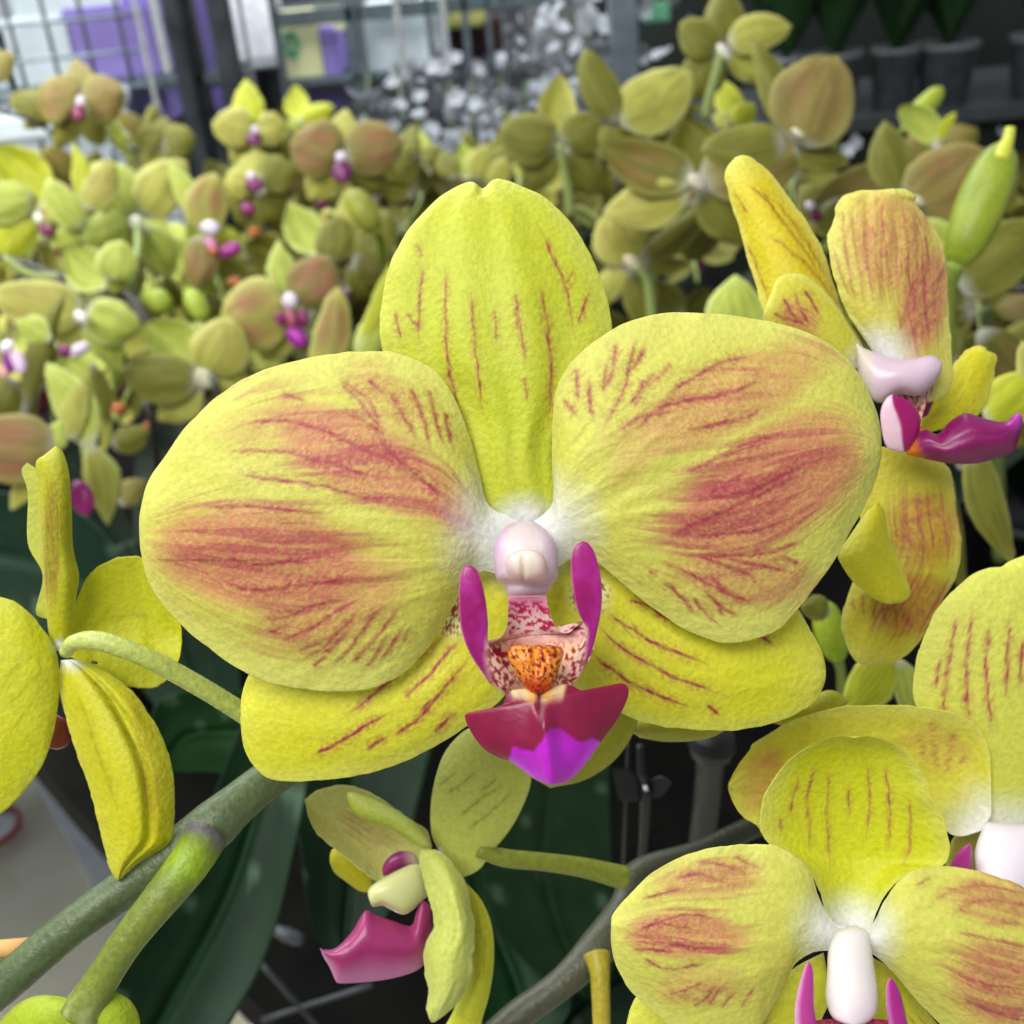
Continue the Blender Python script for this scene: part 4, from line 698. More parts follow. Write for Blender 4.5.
bgf('cupped green bloom above the violet lipped one', 84, 315, 250, [(P_, 330, 262, 340, 215, 22, 'olive'), (D_, 322, 254, 288, 202, 20, 'lime', 0, -.9), (S_, 326, 262, 350, 250, 18, 'olive')])
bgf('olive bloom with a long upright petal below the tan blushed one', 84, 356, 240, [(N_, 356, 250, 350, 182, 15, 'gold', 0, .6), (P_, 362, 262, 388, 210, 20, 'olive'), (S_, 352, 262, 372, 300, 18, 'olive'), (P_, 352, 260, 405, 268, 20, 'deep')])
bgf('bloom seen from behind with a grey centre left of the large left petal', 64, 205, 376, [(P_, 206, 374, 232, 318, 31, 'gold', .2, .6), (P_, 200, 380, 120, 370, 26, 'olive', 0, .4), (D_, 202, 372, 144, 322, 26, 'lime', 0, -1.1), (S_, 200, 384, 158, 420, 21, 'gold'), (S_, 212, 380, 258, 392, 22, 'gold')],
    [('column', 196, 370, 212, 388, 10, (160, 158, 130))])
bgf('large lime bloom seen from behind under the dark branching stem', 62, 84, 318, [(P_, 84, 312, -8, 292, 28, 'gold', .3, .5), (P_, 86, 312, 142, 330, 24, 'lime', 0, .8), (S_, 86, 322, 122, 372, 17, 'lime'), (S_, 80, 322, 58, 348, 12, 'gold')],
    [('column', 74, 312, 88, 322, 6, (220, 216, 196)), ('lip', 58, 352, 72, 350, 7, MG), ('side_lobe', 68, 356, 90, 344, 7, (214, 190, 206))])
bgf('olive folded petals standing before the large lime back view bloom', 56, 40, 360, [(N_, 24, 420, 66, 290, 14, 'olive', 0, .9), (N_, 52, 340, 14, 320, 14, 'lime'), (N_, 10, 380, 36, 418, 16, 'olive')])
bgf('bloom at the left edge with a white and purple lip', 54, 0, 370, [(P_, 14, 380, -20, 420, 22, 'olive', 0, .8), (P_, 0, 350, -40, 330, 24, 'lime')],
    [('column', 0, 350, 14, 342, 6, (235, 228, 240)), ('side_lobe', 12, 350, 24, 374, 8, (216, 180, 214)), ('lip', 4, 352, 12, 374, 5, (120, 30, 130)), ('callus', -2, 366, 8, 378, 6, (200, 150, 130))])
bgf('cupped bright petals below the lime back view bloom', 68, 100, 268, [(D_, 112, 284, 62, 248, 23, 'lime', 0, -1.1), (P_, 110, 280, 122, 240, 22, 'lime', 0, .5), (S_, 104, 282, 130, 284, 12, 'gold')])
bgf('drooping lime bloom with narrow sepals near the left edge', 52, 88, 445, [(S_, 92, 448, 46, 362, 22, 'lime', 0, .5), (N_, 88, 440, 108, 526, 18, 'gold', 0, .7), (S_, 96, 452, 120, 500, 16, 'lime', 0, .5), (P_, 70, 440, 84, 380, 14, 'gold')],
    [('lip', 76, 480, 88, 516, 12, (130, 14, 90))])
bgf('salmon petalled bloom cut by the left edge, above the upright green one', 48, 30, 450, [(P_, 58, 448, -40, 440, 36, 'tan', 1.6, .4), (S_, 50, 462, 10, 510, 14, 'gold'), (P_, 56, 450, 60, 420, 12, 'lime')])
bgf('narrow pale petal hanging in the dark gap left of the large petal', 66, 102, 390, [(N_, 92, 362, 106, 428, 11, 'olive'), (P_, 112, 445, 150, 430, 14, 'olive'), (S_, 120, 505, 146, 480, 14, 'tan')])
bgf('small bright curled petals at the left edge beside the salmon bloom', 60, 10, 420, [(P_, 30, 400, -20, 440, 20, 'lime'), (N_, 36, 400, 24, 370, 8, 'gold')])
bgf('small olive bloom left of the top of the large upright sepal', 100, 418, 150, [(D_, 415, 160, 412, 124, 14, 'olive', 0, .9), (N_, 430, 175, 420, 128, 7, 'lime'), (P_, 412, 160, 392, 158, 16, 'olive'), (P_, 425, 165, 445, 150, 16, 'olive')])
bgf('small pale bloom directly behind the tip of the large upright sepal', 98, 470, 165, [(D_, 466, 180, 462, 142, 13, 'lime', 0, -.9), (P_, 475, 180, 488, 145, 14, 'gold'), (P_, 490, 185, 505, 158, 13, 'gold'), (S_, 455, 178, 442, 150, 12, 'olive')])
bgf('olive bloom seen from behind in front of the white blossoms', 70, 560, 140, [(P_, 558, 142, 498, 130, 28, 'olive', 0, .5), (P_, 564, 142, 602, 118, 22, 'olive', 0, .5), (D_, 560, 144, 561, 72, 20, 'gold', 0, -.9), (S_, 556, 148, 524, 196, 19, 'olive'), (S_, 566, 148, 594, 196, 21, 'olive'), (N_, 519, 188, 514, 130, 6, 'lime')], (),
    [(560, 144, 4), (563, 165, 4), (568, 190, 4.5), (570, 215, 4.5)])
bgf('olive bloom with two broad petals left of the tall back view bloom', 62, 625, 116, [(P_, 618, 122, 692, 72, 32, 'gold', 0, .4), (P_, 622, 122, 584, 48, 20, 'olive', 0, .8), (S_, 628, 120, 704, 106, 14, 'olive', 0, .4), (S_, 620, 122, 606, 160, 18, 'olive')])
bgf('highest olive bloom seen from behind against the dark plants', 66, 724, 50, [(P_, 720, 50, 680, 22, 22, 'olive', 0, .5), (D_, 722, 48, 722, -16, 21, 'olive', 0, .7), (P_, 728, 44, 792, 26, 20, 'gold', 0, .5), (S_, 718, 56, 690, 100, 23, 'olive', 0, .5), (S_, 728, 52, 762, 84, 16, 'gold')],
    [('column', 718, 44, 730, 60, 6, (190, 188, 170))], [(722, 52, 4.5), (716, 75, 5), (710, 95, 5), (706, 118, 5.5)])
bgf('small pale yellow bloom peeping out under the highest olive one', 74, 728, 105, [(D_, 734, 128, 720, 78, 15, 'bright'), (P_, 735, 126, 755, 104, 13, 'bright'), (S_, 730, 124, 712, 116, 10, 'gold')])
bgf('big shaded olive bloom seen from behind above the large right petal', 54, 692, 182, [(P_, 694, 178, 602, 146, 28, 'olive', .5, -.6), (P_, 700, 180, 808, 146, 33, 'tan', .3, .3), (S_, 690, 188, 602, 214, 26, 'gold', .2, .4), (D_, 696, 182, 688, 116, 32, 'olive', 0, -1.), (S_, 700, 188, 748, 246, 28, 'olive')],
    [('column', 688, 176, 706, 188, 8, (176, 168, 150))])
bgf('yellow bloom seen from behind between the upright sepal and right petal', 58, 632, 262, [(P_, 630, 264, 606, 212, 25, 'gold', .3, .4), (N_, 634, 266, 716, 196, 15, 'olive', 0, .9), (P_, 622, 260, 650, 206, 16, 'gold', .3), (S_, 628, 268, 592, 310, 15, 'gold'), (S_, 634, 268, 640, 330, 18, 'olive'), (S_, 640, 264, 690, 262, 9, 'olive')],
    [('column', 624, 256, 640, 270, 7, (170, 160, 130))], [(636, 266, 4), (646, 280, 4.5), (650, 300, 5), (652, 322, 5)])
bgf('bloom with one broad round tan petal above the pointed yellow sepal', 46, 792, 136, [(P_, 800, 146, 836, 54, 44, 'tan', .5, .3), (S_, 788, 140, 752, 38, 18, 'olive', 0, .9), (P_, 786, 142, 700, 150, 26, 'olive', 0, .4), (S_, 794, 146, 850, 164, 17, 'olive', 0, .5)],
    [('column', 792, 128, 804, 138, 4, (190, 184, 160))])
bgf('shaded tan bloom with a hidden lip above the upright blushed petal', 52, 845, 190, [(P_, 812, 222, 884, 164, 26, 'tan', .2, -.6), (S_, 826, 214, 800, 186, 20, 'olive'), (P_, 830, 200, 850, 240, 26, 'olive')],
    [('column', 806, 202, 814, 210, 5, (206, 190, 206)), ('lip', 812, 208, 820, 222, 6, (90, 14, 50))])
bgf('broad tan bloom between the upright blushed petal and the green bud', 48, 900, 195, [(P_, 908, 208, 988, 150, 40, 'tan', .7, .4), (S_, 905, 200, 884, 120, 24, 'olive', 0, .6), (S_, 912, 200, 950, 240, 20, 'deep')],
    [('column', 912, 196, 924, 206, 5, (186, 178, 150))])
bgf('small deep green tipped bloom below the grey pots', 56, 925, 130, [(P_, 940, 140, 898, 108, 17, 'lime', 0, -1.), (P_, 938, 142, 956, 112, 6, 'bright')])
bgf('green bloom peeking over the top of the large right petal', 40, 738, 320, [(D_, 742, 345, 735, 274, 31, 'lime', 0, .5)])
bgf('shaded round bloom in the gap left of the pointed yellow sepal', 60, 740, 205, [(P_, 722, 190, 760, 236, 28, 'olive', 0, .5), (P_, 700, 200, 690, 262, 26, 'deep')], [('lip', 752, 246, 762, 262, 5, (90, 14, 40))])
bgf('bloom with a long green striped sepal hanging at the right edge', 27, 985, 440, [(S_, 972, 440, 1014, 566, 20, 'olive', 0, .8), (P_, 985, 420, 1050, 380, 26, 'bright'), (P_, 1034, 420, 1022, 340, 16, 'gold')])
bgf('shaded blooms petal below the green bud at the right edge', 46, 1000, 260, [(P_, 960, 290, 1050, 226, 34, 'olive', 0, .4), (P_, 956, 262, 912, 222, 22, 'lime', 0, .5), (S_, 980, 330, 1030, 400, 26, 'deep', .5)])
bgf('yellow petals peeking above the pale bloom at the lower right', 24, 868, 680, [(S_, 892, 650, 842, 716, 24, 'bright', 0, .5), (P_, 830, 612, 800, 606, 13, 'olive'), (S_, 900, 660, 912, 720, 16, 'lime')])
bgf('dim leaf like petals in the gap right of the hanging tan sepal', 40, 965, 520, [(N_, 950, 480, 966, 600, 12, 'deep'), (P_, 960, 470, 985, 430, 14, 'deep')])
# blooms filling the display behind, told apart by nothing
G1, G2, G3 = 'blurred blooms packed at the left of the display', 'blurred blooms packed along the middle of the display', 'dim blooms packed at the right of the display'
rs = np.random.RandomState(5)
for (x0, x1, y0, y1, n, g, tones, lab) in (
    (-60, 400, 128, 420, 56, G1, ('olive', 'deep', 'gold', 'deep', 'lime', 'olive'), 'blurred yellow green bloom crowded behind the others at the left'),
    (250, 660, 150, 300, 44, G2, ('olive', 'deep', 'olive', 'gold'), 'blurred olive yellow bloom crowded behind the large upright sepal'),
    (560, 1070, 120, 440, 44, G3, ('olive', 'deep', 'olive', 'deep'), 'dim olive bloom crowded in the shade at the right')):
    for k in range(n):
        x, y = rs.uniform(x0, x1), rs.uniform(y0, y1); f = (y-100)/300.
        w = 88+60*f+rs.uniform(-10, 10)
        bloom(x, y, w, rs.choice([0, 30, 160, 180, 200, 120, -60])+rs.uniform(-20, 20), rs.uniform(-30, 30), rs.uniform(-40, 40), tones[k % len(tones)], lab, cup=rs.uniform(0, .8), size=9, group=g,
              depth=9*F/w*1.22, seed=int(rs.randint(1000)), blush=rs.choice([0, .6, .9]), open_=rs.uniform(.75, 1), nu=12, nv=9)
# buds
def bud(px, py, qx, qy, d, r, label, c=(150, 165, 40)):
    e = near('flower_bud', px, py, d, label, 'flower bud')
    P = [(px, py), (px+(qx-px)*.15, py+(qy-py)*.15), (px+(qx-px)*.5, py+(qy-py)*.5), (px+(qx-px)*.85, py+(qy-py)*.85), (qx, qy)]
    tube('bud_body', e, M_STEM, [(P[0][0], P[0][1], d, r*.45), (P[1][0], P[1][1], d, r*.8), (P[2][0], P[2][1], d, r), (P[3][0], P[3][1], d, r*.75), (P[4][0], P[4][1], d, r*.2)],
         lambda T, A: mixc(np.ones(T.shape+(3,))*lin(c), lin((170, 182, 54)), ss(.3, .8, fbm(T*2, A*.5, 3))*.5+.3*ss(.85, 1, T)), n=30)
    tube('stalk', e, M_STEM, [(px, py, d, r*.35), (px-(qx-px)*.2, py-(qy-py)*.25, d+1, r*.3), (px-(qx-px)*.25, py-(qy-py)*.8, d+3, r*.3)], (130, 150, 50))
    return e
b = bud(958, 262, 1006, 142, 33, 25, 'large green flower bud slanting up at the right edge', (118, 136, 24))
tube('bud_tip', b, M_STEM, [(1000, 160, 32.6, 9), (1008, 140, 32.6, 6), (1010, 128, 32.6, 5)], (200, 205, 70), n=8)
bud(905, 128, 942, 88, 60, 11, 'small curled green bud tip under the grey pots')
bud(375, 230, 350, 190, 70, 14, 'rounded olive bud left of the upright sepal', (140, 140, 50))
bud(168, 310, 150, 292, 70, 12, 'small pale green bud above the grey centred bloom', (170, 190, 70))
bud(205, 320, 188, 290, 70, 11, 'pale green bud beside the blushed bloom with violet lip', (170, 190, 70))
bud(838, 660, 822, 600, 26, 16, 'green bud hidden right of the lower right sepal', (140, 165, 20))
# stems seen in the display
def stem(pts, label, c=(66, 62, 56)):
    e = near('flower_spike', pts[0][0], pts[0][1], pts[0][2], label, 'flower spike'); tube('main_stalk', e, M_STEM, pts, c, n=30, ns=10, bump=.1); return e
s1 = stem([(-40, 250, 74, 3), (20, 262, 73, 3.5), (62, 278, 72, 4.5), (100, 288, 71, 4.5), (128, 296, 70, 6), (142, 315, 69, 6), (165, 350, 70, 5), (190, 430, 74, 5), (190, 600, 85, 5)], 'dark branching orchid stem crossing the lime blooms at the left')
tube('side_stalk', s1, M_STEM, [(130, 296, 70, 4), (134, 275, 70, 3.5), (138, 245, 72, 3.5), (137, 222, 76, 4)], (140, 160, 90))
tube('side_stalk', s1, M_STEM, [(60, 277, 72, 3.5), (30, 274, 72, 3.5), (5, 258, 72, 3.5)], (150, 165, 90))
stem([(-20, 108, 110, 2), (10, 114, 110, 2.2), (35, 122, 110, 2.2), (60, 140, 112, 2)], 'thin black stem at the left edge below the white boxes', (20, 20, 20))
stem([(140, 375, 66, 3), (146, 400, 66, 3.5), (152, 425, 66, 4), (165, 520, 75, 4)], 'thin dark stem in the gap left of the large left petal')
stem([(212, 376, 58, 3), (218, 395, 58, 4), (222, 450, 62, 4)], 'short dark stem at the grey centre of the back view bloom')
stem([(560, 150, 88, 3), (566, 185, 90, 3.5), (575, 260, 96, 4), (580, 400, 105, 4)], 'olive stem under the bloom in front of the white blossoms', (90, 90, 50))
stem([(645, 258, 82, 4), (652, 290, 84, 4), (655, 340, 90, 4)], 'pale green stalk above the large right petal', (120, 130, 90))
stem([(985, 310, 50, 6), (995, 400, 52, 7), (1000, 560, 56, 7)], 'dull green stem at the right edge behind the magenta lip', (80, 95, 40))
stem([(880, 278, 60, 4), (950, 285, 58, 5), (1040, 290, 56, 5)], 'dark horizontal stem right of the upright blushed petal', (50, 46, 34))
# =================================================================== FOLIAGE
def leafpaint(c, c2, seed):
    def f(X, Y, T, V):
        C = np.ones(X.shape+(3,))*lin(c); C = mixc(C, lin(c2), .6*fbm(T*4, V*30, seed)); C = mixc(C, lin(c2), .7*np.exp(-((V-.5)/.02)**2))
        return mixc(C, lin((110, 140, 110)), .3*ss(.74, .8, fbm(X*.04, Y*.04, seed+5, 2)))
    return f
def leaf(parent, L, R, d0, d1, c=(8, 30, 10), c2=(18, 48, 20), seed=1, **k):
    return sheet('leaf', parent, M_LEAF, L, R, d0, d1, cup=k.pop('cup', -.8), nu=40, nv=26, th=.18, paint=leafpaint(c, c2, seed), seed=seed,
                 dfun=lambda X, Y, T, V: .25*np.exp(-((V-.5)/.05)**2), **k)
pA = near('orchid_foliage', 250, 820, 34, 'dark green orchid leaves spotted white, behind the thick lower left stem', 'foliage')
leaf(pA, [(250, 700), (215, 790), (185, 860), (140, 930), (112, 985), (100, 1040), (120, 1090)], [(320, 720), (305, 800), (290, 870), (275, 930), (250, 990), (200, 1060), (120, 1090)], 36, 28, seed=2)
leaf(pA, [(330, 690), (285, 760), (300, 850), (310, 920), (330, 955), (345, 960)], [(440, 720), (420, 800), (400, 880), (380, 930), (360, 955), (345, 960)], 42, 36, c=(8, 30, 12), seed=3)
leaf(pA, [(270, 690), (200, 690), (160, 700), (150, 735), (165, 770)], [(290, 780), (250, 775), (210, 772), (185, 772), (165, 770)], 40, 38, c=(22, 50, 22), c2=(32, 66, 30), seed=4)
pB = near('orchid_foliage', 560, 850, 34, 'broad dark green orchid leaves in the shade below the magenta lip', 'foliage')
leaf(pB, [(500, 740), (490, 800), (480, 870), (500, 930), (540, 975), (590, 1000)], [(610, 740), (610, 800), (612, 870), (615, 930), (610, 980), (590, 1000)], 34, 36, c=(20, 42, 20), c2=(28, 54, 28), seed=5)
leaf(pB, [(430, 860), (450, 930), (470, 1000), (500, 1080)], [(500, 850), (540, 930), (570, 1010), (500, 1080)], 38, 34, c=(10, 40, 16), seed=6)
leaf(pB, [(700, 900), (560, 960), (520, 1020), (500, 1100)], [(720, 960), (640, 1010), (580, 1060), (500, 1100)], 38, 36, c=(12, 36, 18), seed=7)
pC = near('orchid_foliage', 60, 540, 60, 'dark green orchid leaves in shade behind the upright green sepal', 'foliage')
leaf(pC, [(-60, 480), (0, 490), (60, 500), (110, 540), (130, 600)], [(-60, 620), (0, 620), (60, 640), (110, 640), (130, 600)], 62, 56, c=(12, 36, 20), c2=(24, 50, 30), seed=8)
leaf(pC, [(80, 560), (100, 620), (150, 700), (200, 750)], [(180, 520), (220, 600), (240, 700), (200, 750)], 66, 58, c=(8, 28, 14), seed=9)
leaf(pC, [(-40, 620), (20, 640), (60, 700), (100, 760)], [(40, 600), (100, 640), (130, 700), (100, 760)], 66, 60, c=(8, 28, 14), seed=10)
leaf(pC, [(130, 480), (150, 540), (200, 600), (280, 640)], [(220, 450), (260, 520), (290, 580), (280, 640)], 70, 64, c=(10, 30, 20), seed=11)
# bench under the plants with pots
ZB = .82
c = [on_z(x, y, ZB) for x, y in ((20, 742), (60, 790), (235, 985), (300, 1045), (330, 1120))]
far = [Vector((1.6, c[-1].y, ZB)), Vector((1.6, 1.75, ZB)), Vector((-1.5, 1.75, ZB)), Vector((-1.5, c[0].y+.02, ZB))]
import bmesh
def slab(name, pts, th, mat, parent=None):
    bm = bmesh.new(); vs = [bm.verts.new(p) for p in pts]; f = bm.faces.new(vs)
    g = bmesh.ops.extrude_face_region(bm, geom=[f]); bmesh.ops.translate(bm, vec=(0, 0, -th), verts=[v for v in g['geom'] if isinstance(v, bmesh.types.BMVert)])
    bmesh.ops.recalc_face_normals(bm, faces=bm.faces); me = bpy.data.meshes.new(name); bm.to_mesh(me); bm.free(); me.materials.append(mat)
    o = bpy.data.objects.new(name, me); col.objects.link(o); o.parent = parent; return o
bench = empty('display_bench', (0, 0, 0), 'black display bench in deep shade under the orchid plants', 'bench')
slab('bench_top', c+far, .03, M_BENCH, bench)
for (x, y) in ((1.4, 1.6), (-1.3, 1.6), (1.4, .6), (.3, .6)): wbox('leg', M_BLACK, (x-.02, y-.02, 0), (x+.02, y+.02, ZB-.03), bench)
rsn = np.random.RandomState(3)
def potplant(x, y, lab, n=5, pc=M_BLACK):
    t = empty('potted_orchid_foliage', (x, y, ZB), lab, 'plant', 'potted orchid plants standing under the blooms')
    lathe('pot', pc, [(0, 0), (.042, 0), (.058, .11), (.062, .112), (.062, .12), (.055, .12), (.052, .1), (0, .098)], parent=t)
    for k in range(n):
        a = 2*PI*k/n+rsn.uniform(-.3, .3); ln = rsn.uniform(.14, .2); hw = .032
        tt = np.linspace(0, 1, 10); r = ln*tt+.01; z = .11+.09*np.sin(tt*2.4); w = hw*np.sin(PI*tt**.8)**.6; w[0] = .012; w[-1] = .002
        V = np.array([[[r[i]*math.cos(a)-s*w[i]*math.sin(a), r[i]*math.sin(a)+s*w[i]*math.cos(a), z[i]+abs(s)*.012-dz] for s in (-1, -.5, 0, .5, 1)] for dz in (0, .002) for i in range(10)]).reshape(-1, 3)
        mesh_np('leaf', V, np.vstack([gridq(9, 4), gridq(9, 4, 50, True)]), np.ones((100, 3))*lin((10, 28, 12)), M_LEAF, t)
    return t
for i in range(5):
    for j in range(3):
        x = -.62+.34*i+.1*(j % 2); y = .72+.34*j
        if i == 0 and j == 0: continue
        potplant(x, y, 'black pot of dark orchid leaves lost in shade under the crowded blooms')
# orange bark chips spilled between plants
for (px, py, d, r) in ((255, 232, 98, 7), (262, 215, 100, 6), (235, 282, 88, 7), (118, 408, 75, 8), (150, 425, 75, 6), (505, 182, 110, 7), (620, 238, 100, 4)):
    P = at(px, py, d); e = r*d/F/100
    import mathutils
    bm = bmesh.new(); bmesh.ops.create_icosphere(bm, subdivisions=2, radius=e)
    for v in bm.verts: v.co = v.co*(1+.35*(mathutils.noise.noise(v.co*60+Vector(P)*5))); v.co.z *= .7
    me = bpy.data.meshes.new('withered_flower'); bm.to_mesh(me); bm.free(); me.materials.append(M_BARK)
    o = bpy.data.objects.new('withered_flower', me); col.objects.link(o); o.location = P
    tag(o, 'small orange brown withered bud showing in a dark gap between blooms', 'withered flower', 'orange brown withered buds')
# =================================================================== black stake with clip, below the lower right sepal
t = near('plant_stake', 710, 740, 24, 'black plastic tube with a ringed collar below the lower right sepal', 'stake')
tube('stake_tube', t, M_BLACK, [(712, 728, 23, 15), (708, 790, 25, 14), (700, 860, 27, 13), (690, 980, 32, 12)], ns=20)
tube('collar', t, M_BLACK, [(713, 735, 22.8, 22), (712, 745, 22.9, 24), (711, 756, 23, 20)], ns=24)
t = near('stem_clip', 643, 785, 25, 'small black dragonfly shaped clip on thin wires below the magenta lip', 'clip')
tube('clip_body', t, M_BLACK, [(640, 745, 25, 4), (642, 775, 25, 5), (646, 795, 25, 6), (642, 860, 26, 4)], ns=10)
sheet('clip_wing', t, M_BLACK, [(645, 788), (630, 770), (612, 768)], [(642, 800), (620, 800), (612, 768)], 25, 24.6, nu=12, nv=8, th=.1)
sheet('clip_wing', t, M_BLACK, [(645, 782), (660, 776), (672, 782)], [(648, 798), (662, 796), (672, 782)], 25, 24.6, nu=12, nv=8, th=.1)
tube('wire', t, M_BLACK, [(628, 740, 26, 2), (626, 800, 26, 2), (622, 900, 28, 2)], ns=8)
tube('clip_pin', t, M_CHROME, [(645, 787, 24.4, 2.4), (646, 789, 24.2, 2.4)], ns=10, n=4)
# wire rods and bits at the bottom
for (a, b_, lb) in (((258, 960), (330, 1040), 'thin grey wire rod slanting down at the bottom left of centre'), ((262, 1020), (372, 985), 'dark thin rod crossing behind the slanting grey wire')):
    tag(tube('wire_rod', None, M_DMETAL, [(*a, 40, 2.6), (*b_, 40, 2.6)], n=6), lb, 'rod')
tag(tube('metal_fitting', None, M_DMETAL, [(276, 930, 44, 5), (290, 936, 44, 7), (303, 940, 44, 5)], n=8, bump=.5), 'small dull metal piece beside the dark leaf at the bottom', 'fitting')
# =================================================================== SETTING
fl = slab('floor', [Vector((-4, -2, 0)), Vector((4, -2, 0)), Vector((4, 6, 0)), Vector((-4, 6, 0))], .05, M_FLOOR); tag(fl, kind='structure')
w = wbox('wall_back', M_WALL, (-4, 4.6, 0), (4, 4.7, 3)); tag(w, kind='structure')
# curb strip and red rimmed dish on the floor
a, b_ = on_z(38, 752, .0), on_z(122, 895, .0)
dv_ = (b_-a).normalized(); nv_ = Vector((-dv_.y, dv_.x, 0))
def strip(name, p, q, w, h, mat, label, cat):
    a2, b2 = p+Vector((0, 0, h)), q+Vector((0, 0, h)); o = slab(name, [a2-nv_*w, b2-nv_*w, b2+nv_*w, a2+nv_*w], h, mat); return tag(o, label, cat)
strip('edging_strip', a, b_+dv_*.3, .035, .05, plain('translucent_edge', (205, 208, 210), .3, 0, 20, .06), 'pale grey raised edging strip on the floor below the left bloom', 'edging')
dp = on_z(-6, 838, 0)
t = empty('round_dish', dp, 'white round dish with dark red rim on the floor at the left edge', 'dish')
lathe('dish', M_WHITE, [(0, .004), (.03, .004), (.047, .02), (.047, .024), (.028, .012), (0, .012)], parent=t)
lathe('rim', M_RED, [(.046, .018), (.054, .02), (.055, .027), (.05, .031), (.045, .026), (.046, .018)], parent=t)
# ---- rack with wire mesh at the upper left
YR = 1.75
def rodw(name, parent, mat, a, b, r=.003, ns=8): return tube(name, parent, mat, [(*a, r), (*b, r)], n=3, ns=ns, proj='w')
rack = empty('wire_mesh_rack', (0, 0, 0), 'grey wire mesh rack in front of white and purple boxes at the upper left', 'rack')
xl, xr = on_y(-60, 40, YR).x, on_y(150, 50, YR).x
zt, zb = on_y(60, -60, YR).z, .75
k = 0; x = xl
while x < xr:
    rodw('vertical_wire', rack, M_DMETAL, (x, YR, zb), (x, YR, zt), .0032); x += .052
z = .8
while z < zt:
    rodw('horizontal_wire', rack, M_METAL, (xl, YR-.004, z), (xr, YR-.004, z), .0026); z += .048
def vbar(x0, x1, Y, y0, y1, mat, lab, name='rack_post', cat='post', dep=.03, zlo=None):
    """upright bar whose top spans photo columns x0..x1 at row y0 and ends at row y1 (or runs to the floor)"""
    p, q = on_y(x0, y0, Y), on_y(x1, y0, Y); z0 = zlo if zlo is not None else on_y((x0+x1)/2, y1, Y).z
    return tag(wbox(name, mat, (p.x, Y, z0), (q.x, Y+dep, p.z+.3), bev=.003), lab, cat)
def cbox(x0, y0, x1, y1, Y, mat, lab, name, cat, dep=.15, group=None, zb=None):
    p, q = on_y(x0, y0, Y), on_y(x1, y1, Y); m = on_y((x0+x1)/2, (y0+y1)/2, Y)
    wd = abs(x1-x0)/F*Y*1.14; hh = abs(y1-y0)/F*Y*1.1
    z0 = m.z-hh/2 if zb is None else zb
    return tag(wbox(name, mat, (m.x-wd/2, Y, z0), (m.x+wd/2, Y+dep, max(m.z+hh/2, z0+.02)), bev=.006), lab, cat, group)
ZA = on_y(112, 82, 1.82).z; ZA2 = ZA+.115
wbox('shelf_board', M_METAL, (xl, 1.76, ZA-.012), (on_y(150, 82, 1.82).x, 2.0, ZA-.001), rack)
cbox(-45, 38, 10, 105, 1.82, M_WHITE, 'white box at the far left behind the wire mesh', 'storage_box', 'box', zb=ZA)
cbox(8, 30, 72, 100, 1.82, M_WHITE, 'white box left of the purple box behind the wire mesh', 'storage_box', 'box', zb=ZA)
cbox(20, -40, 104, 14, 1.83, M_WHITE, 'white box at the top edge above the purple box', 'storage_box', 'box')
cbox(76, 16, 148, 78, 1.82, M_PURPLE, 'purple box behind the wire mesh', 'storage_box', 'box', zb=ZA)
cbox(104, -45, 150, 14, 1.84, M_PURPLE, 'purple box at the top edge left of the chrome strip', 'storage_box', 'box')
cbox(112, 82, 235, 88, 1.8, M_METAL, 'pale grey shelf rail under the purple boxes', 'shelf_rail', 'rail', dep=.04)
cbox(130, 94, 165, 122, 1.86, M_PURPLE, 'small purple box under the shelf rail', 'storage_box', 'box')
cbox(180, -10, 210, 70, 1.95, M_PURPLE, 'purple box half hidden between the grey posts', 'storage_box', 'box')
cbox(200, 92, 222, 112, 1.95, M_PURPLE, 'purple box low behind the grey posts', 'storage_box', 'box')
vbar(131, 136, 1.7, 0, 118, M_CHROME, 'thin pale perforated strip left of the bright chrome strip', zlo=.8, dep=.008)
vbar(148, 157, 1.69, 0, 75, M_CHROME, 'bright chrome perforated strip hanging at the upper left', name='perforated_strip', cat='strip', dep=.008)
vbar(160, 176, 1.76, 0, 130, M_DMETAL, 'first grey slotted post right of the chrome strip', zlo=0)
vbar(178, 190, 1.8, 0, 130, M_DMETAL, 'second grey slotted post right of the chrome strip', zlo=0)
vbar(204, 226, 1.78, 0, 130, M_DMETAL, 'wide dark slotted post left of the bright gap', zlo=0)
vbar(236, 240, 1.9, 0, 74, M_CHROME, 'slim white upright at the bright gap', zlo=.5, dep=.01)
cbox(226, -30, 272, 50, 2.2, plain('bright_outdoors_white', (240, 244, 250), .6), 'white panel standing in for the bright outdoors in the gap between the racks', 'panel', 'panel', dep=.05)  # brightness of the outdoors put into a white panel
cbox(250, 50, 280, 66, 2.3, M_WHITE, 'pale roll in the bright gap between the racks', 'storage_box', 'box')
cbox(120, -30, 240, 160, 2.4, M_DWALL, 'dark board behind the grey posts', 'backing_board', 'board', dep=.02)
t = empty('white_bottle', on_y(130, 146, 1.72), 'white bottle with round neck standing below the purple boxes', 'bottle')
s_ = 1.72/F*1.1
lathe('bottle', M_WHITE, [(0, 0), (16*s_, 0), (16*s_, 4*s_), (12*s_, 14*s_), (6*s_, 24*s_), (5*s_, 32*s_), (9*s_, 38*s_), (9*s_, 46*s_), (4*s_, 50*s_), (0, 50*s_)], parent=t)
cbox(-10, 118, 50, 140, 1.7, M_WHITE, 'white wrapped tray low at the left edge behind the blooms', 'storage_box', 'box')
cbox(84, 124, 100, 132, 1.7, M_WHITE, 'small white lump below the dusky tan bloom', 'storage_box', 'box', dep=.03)
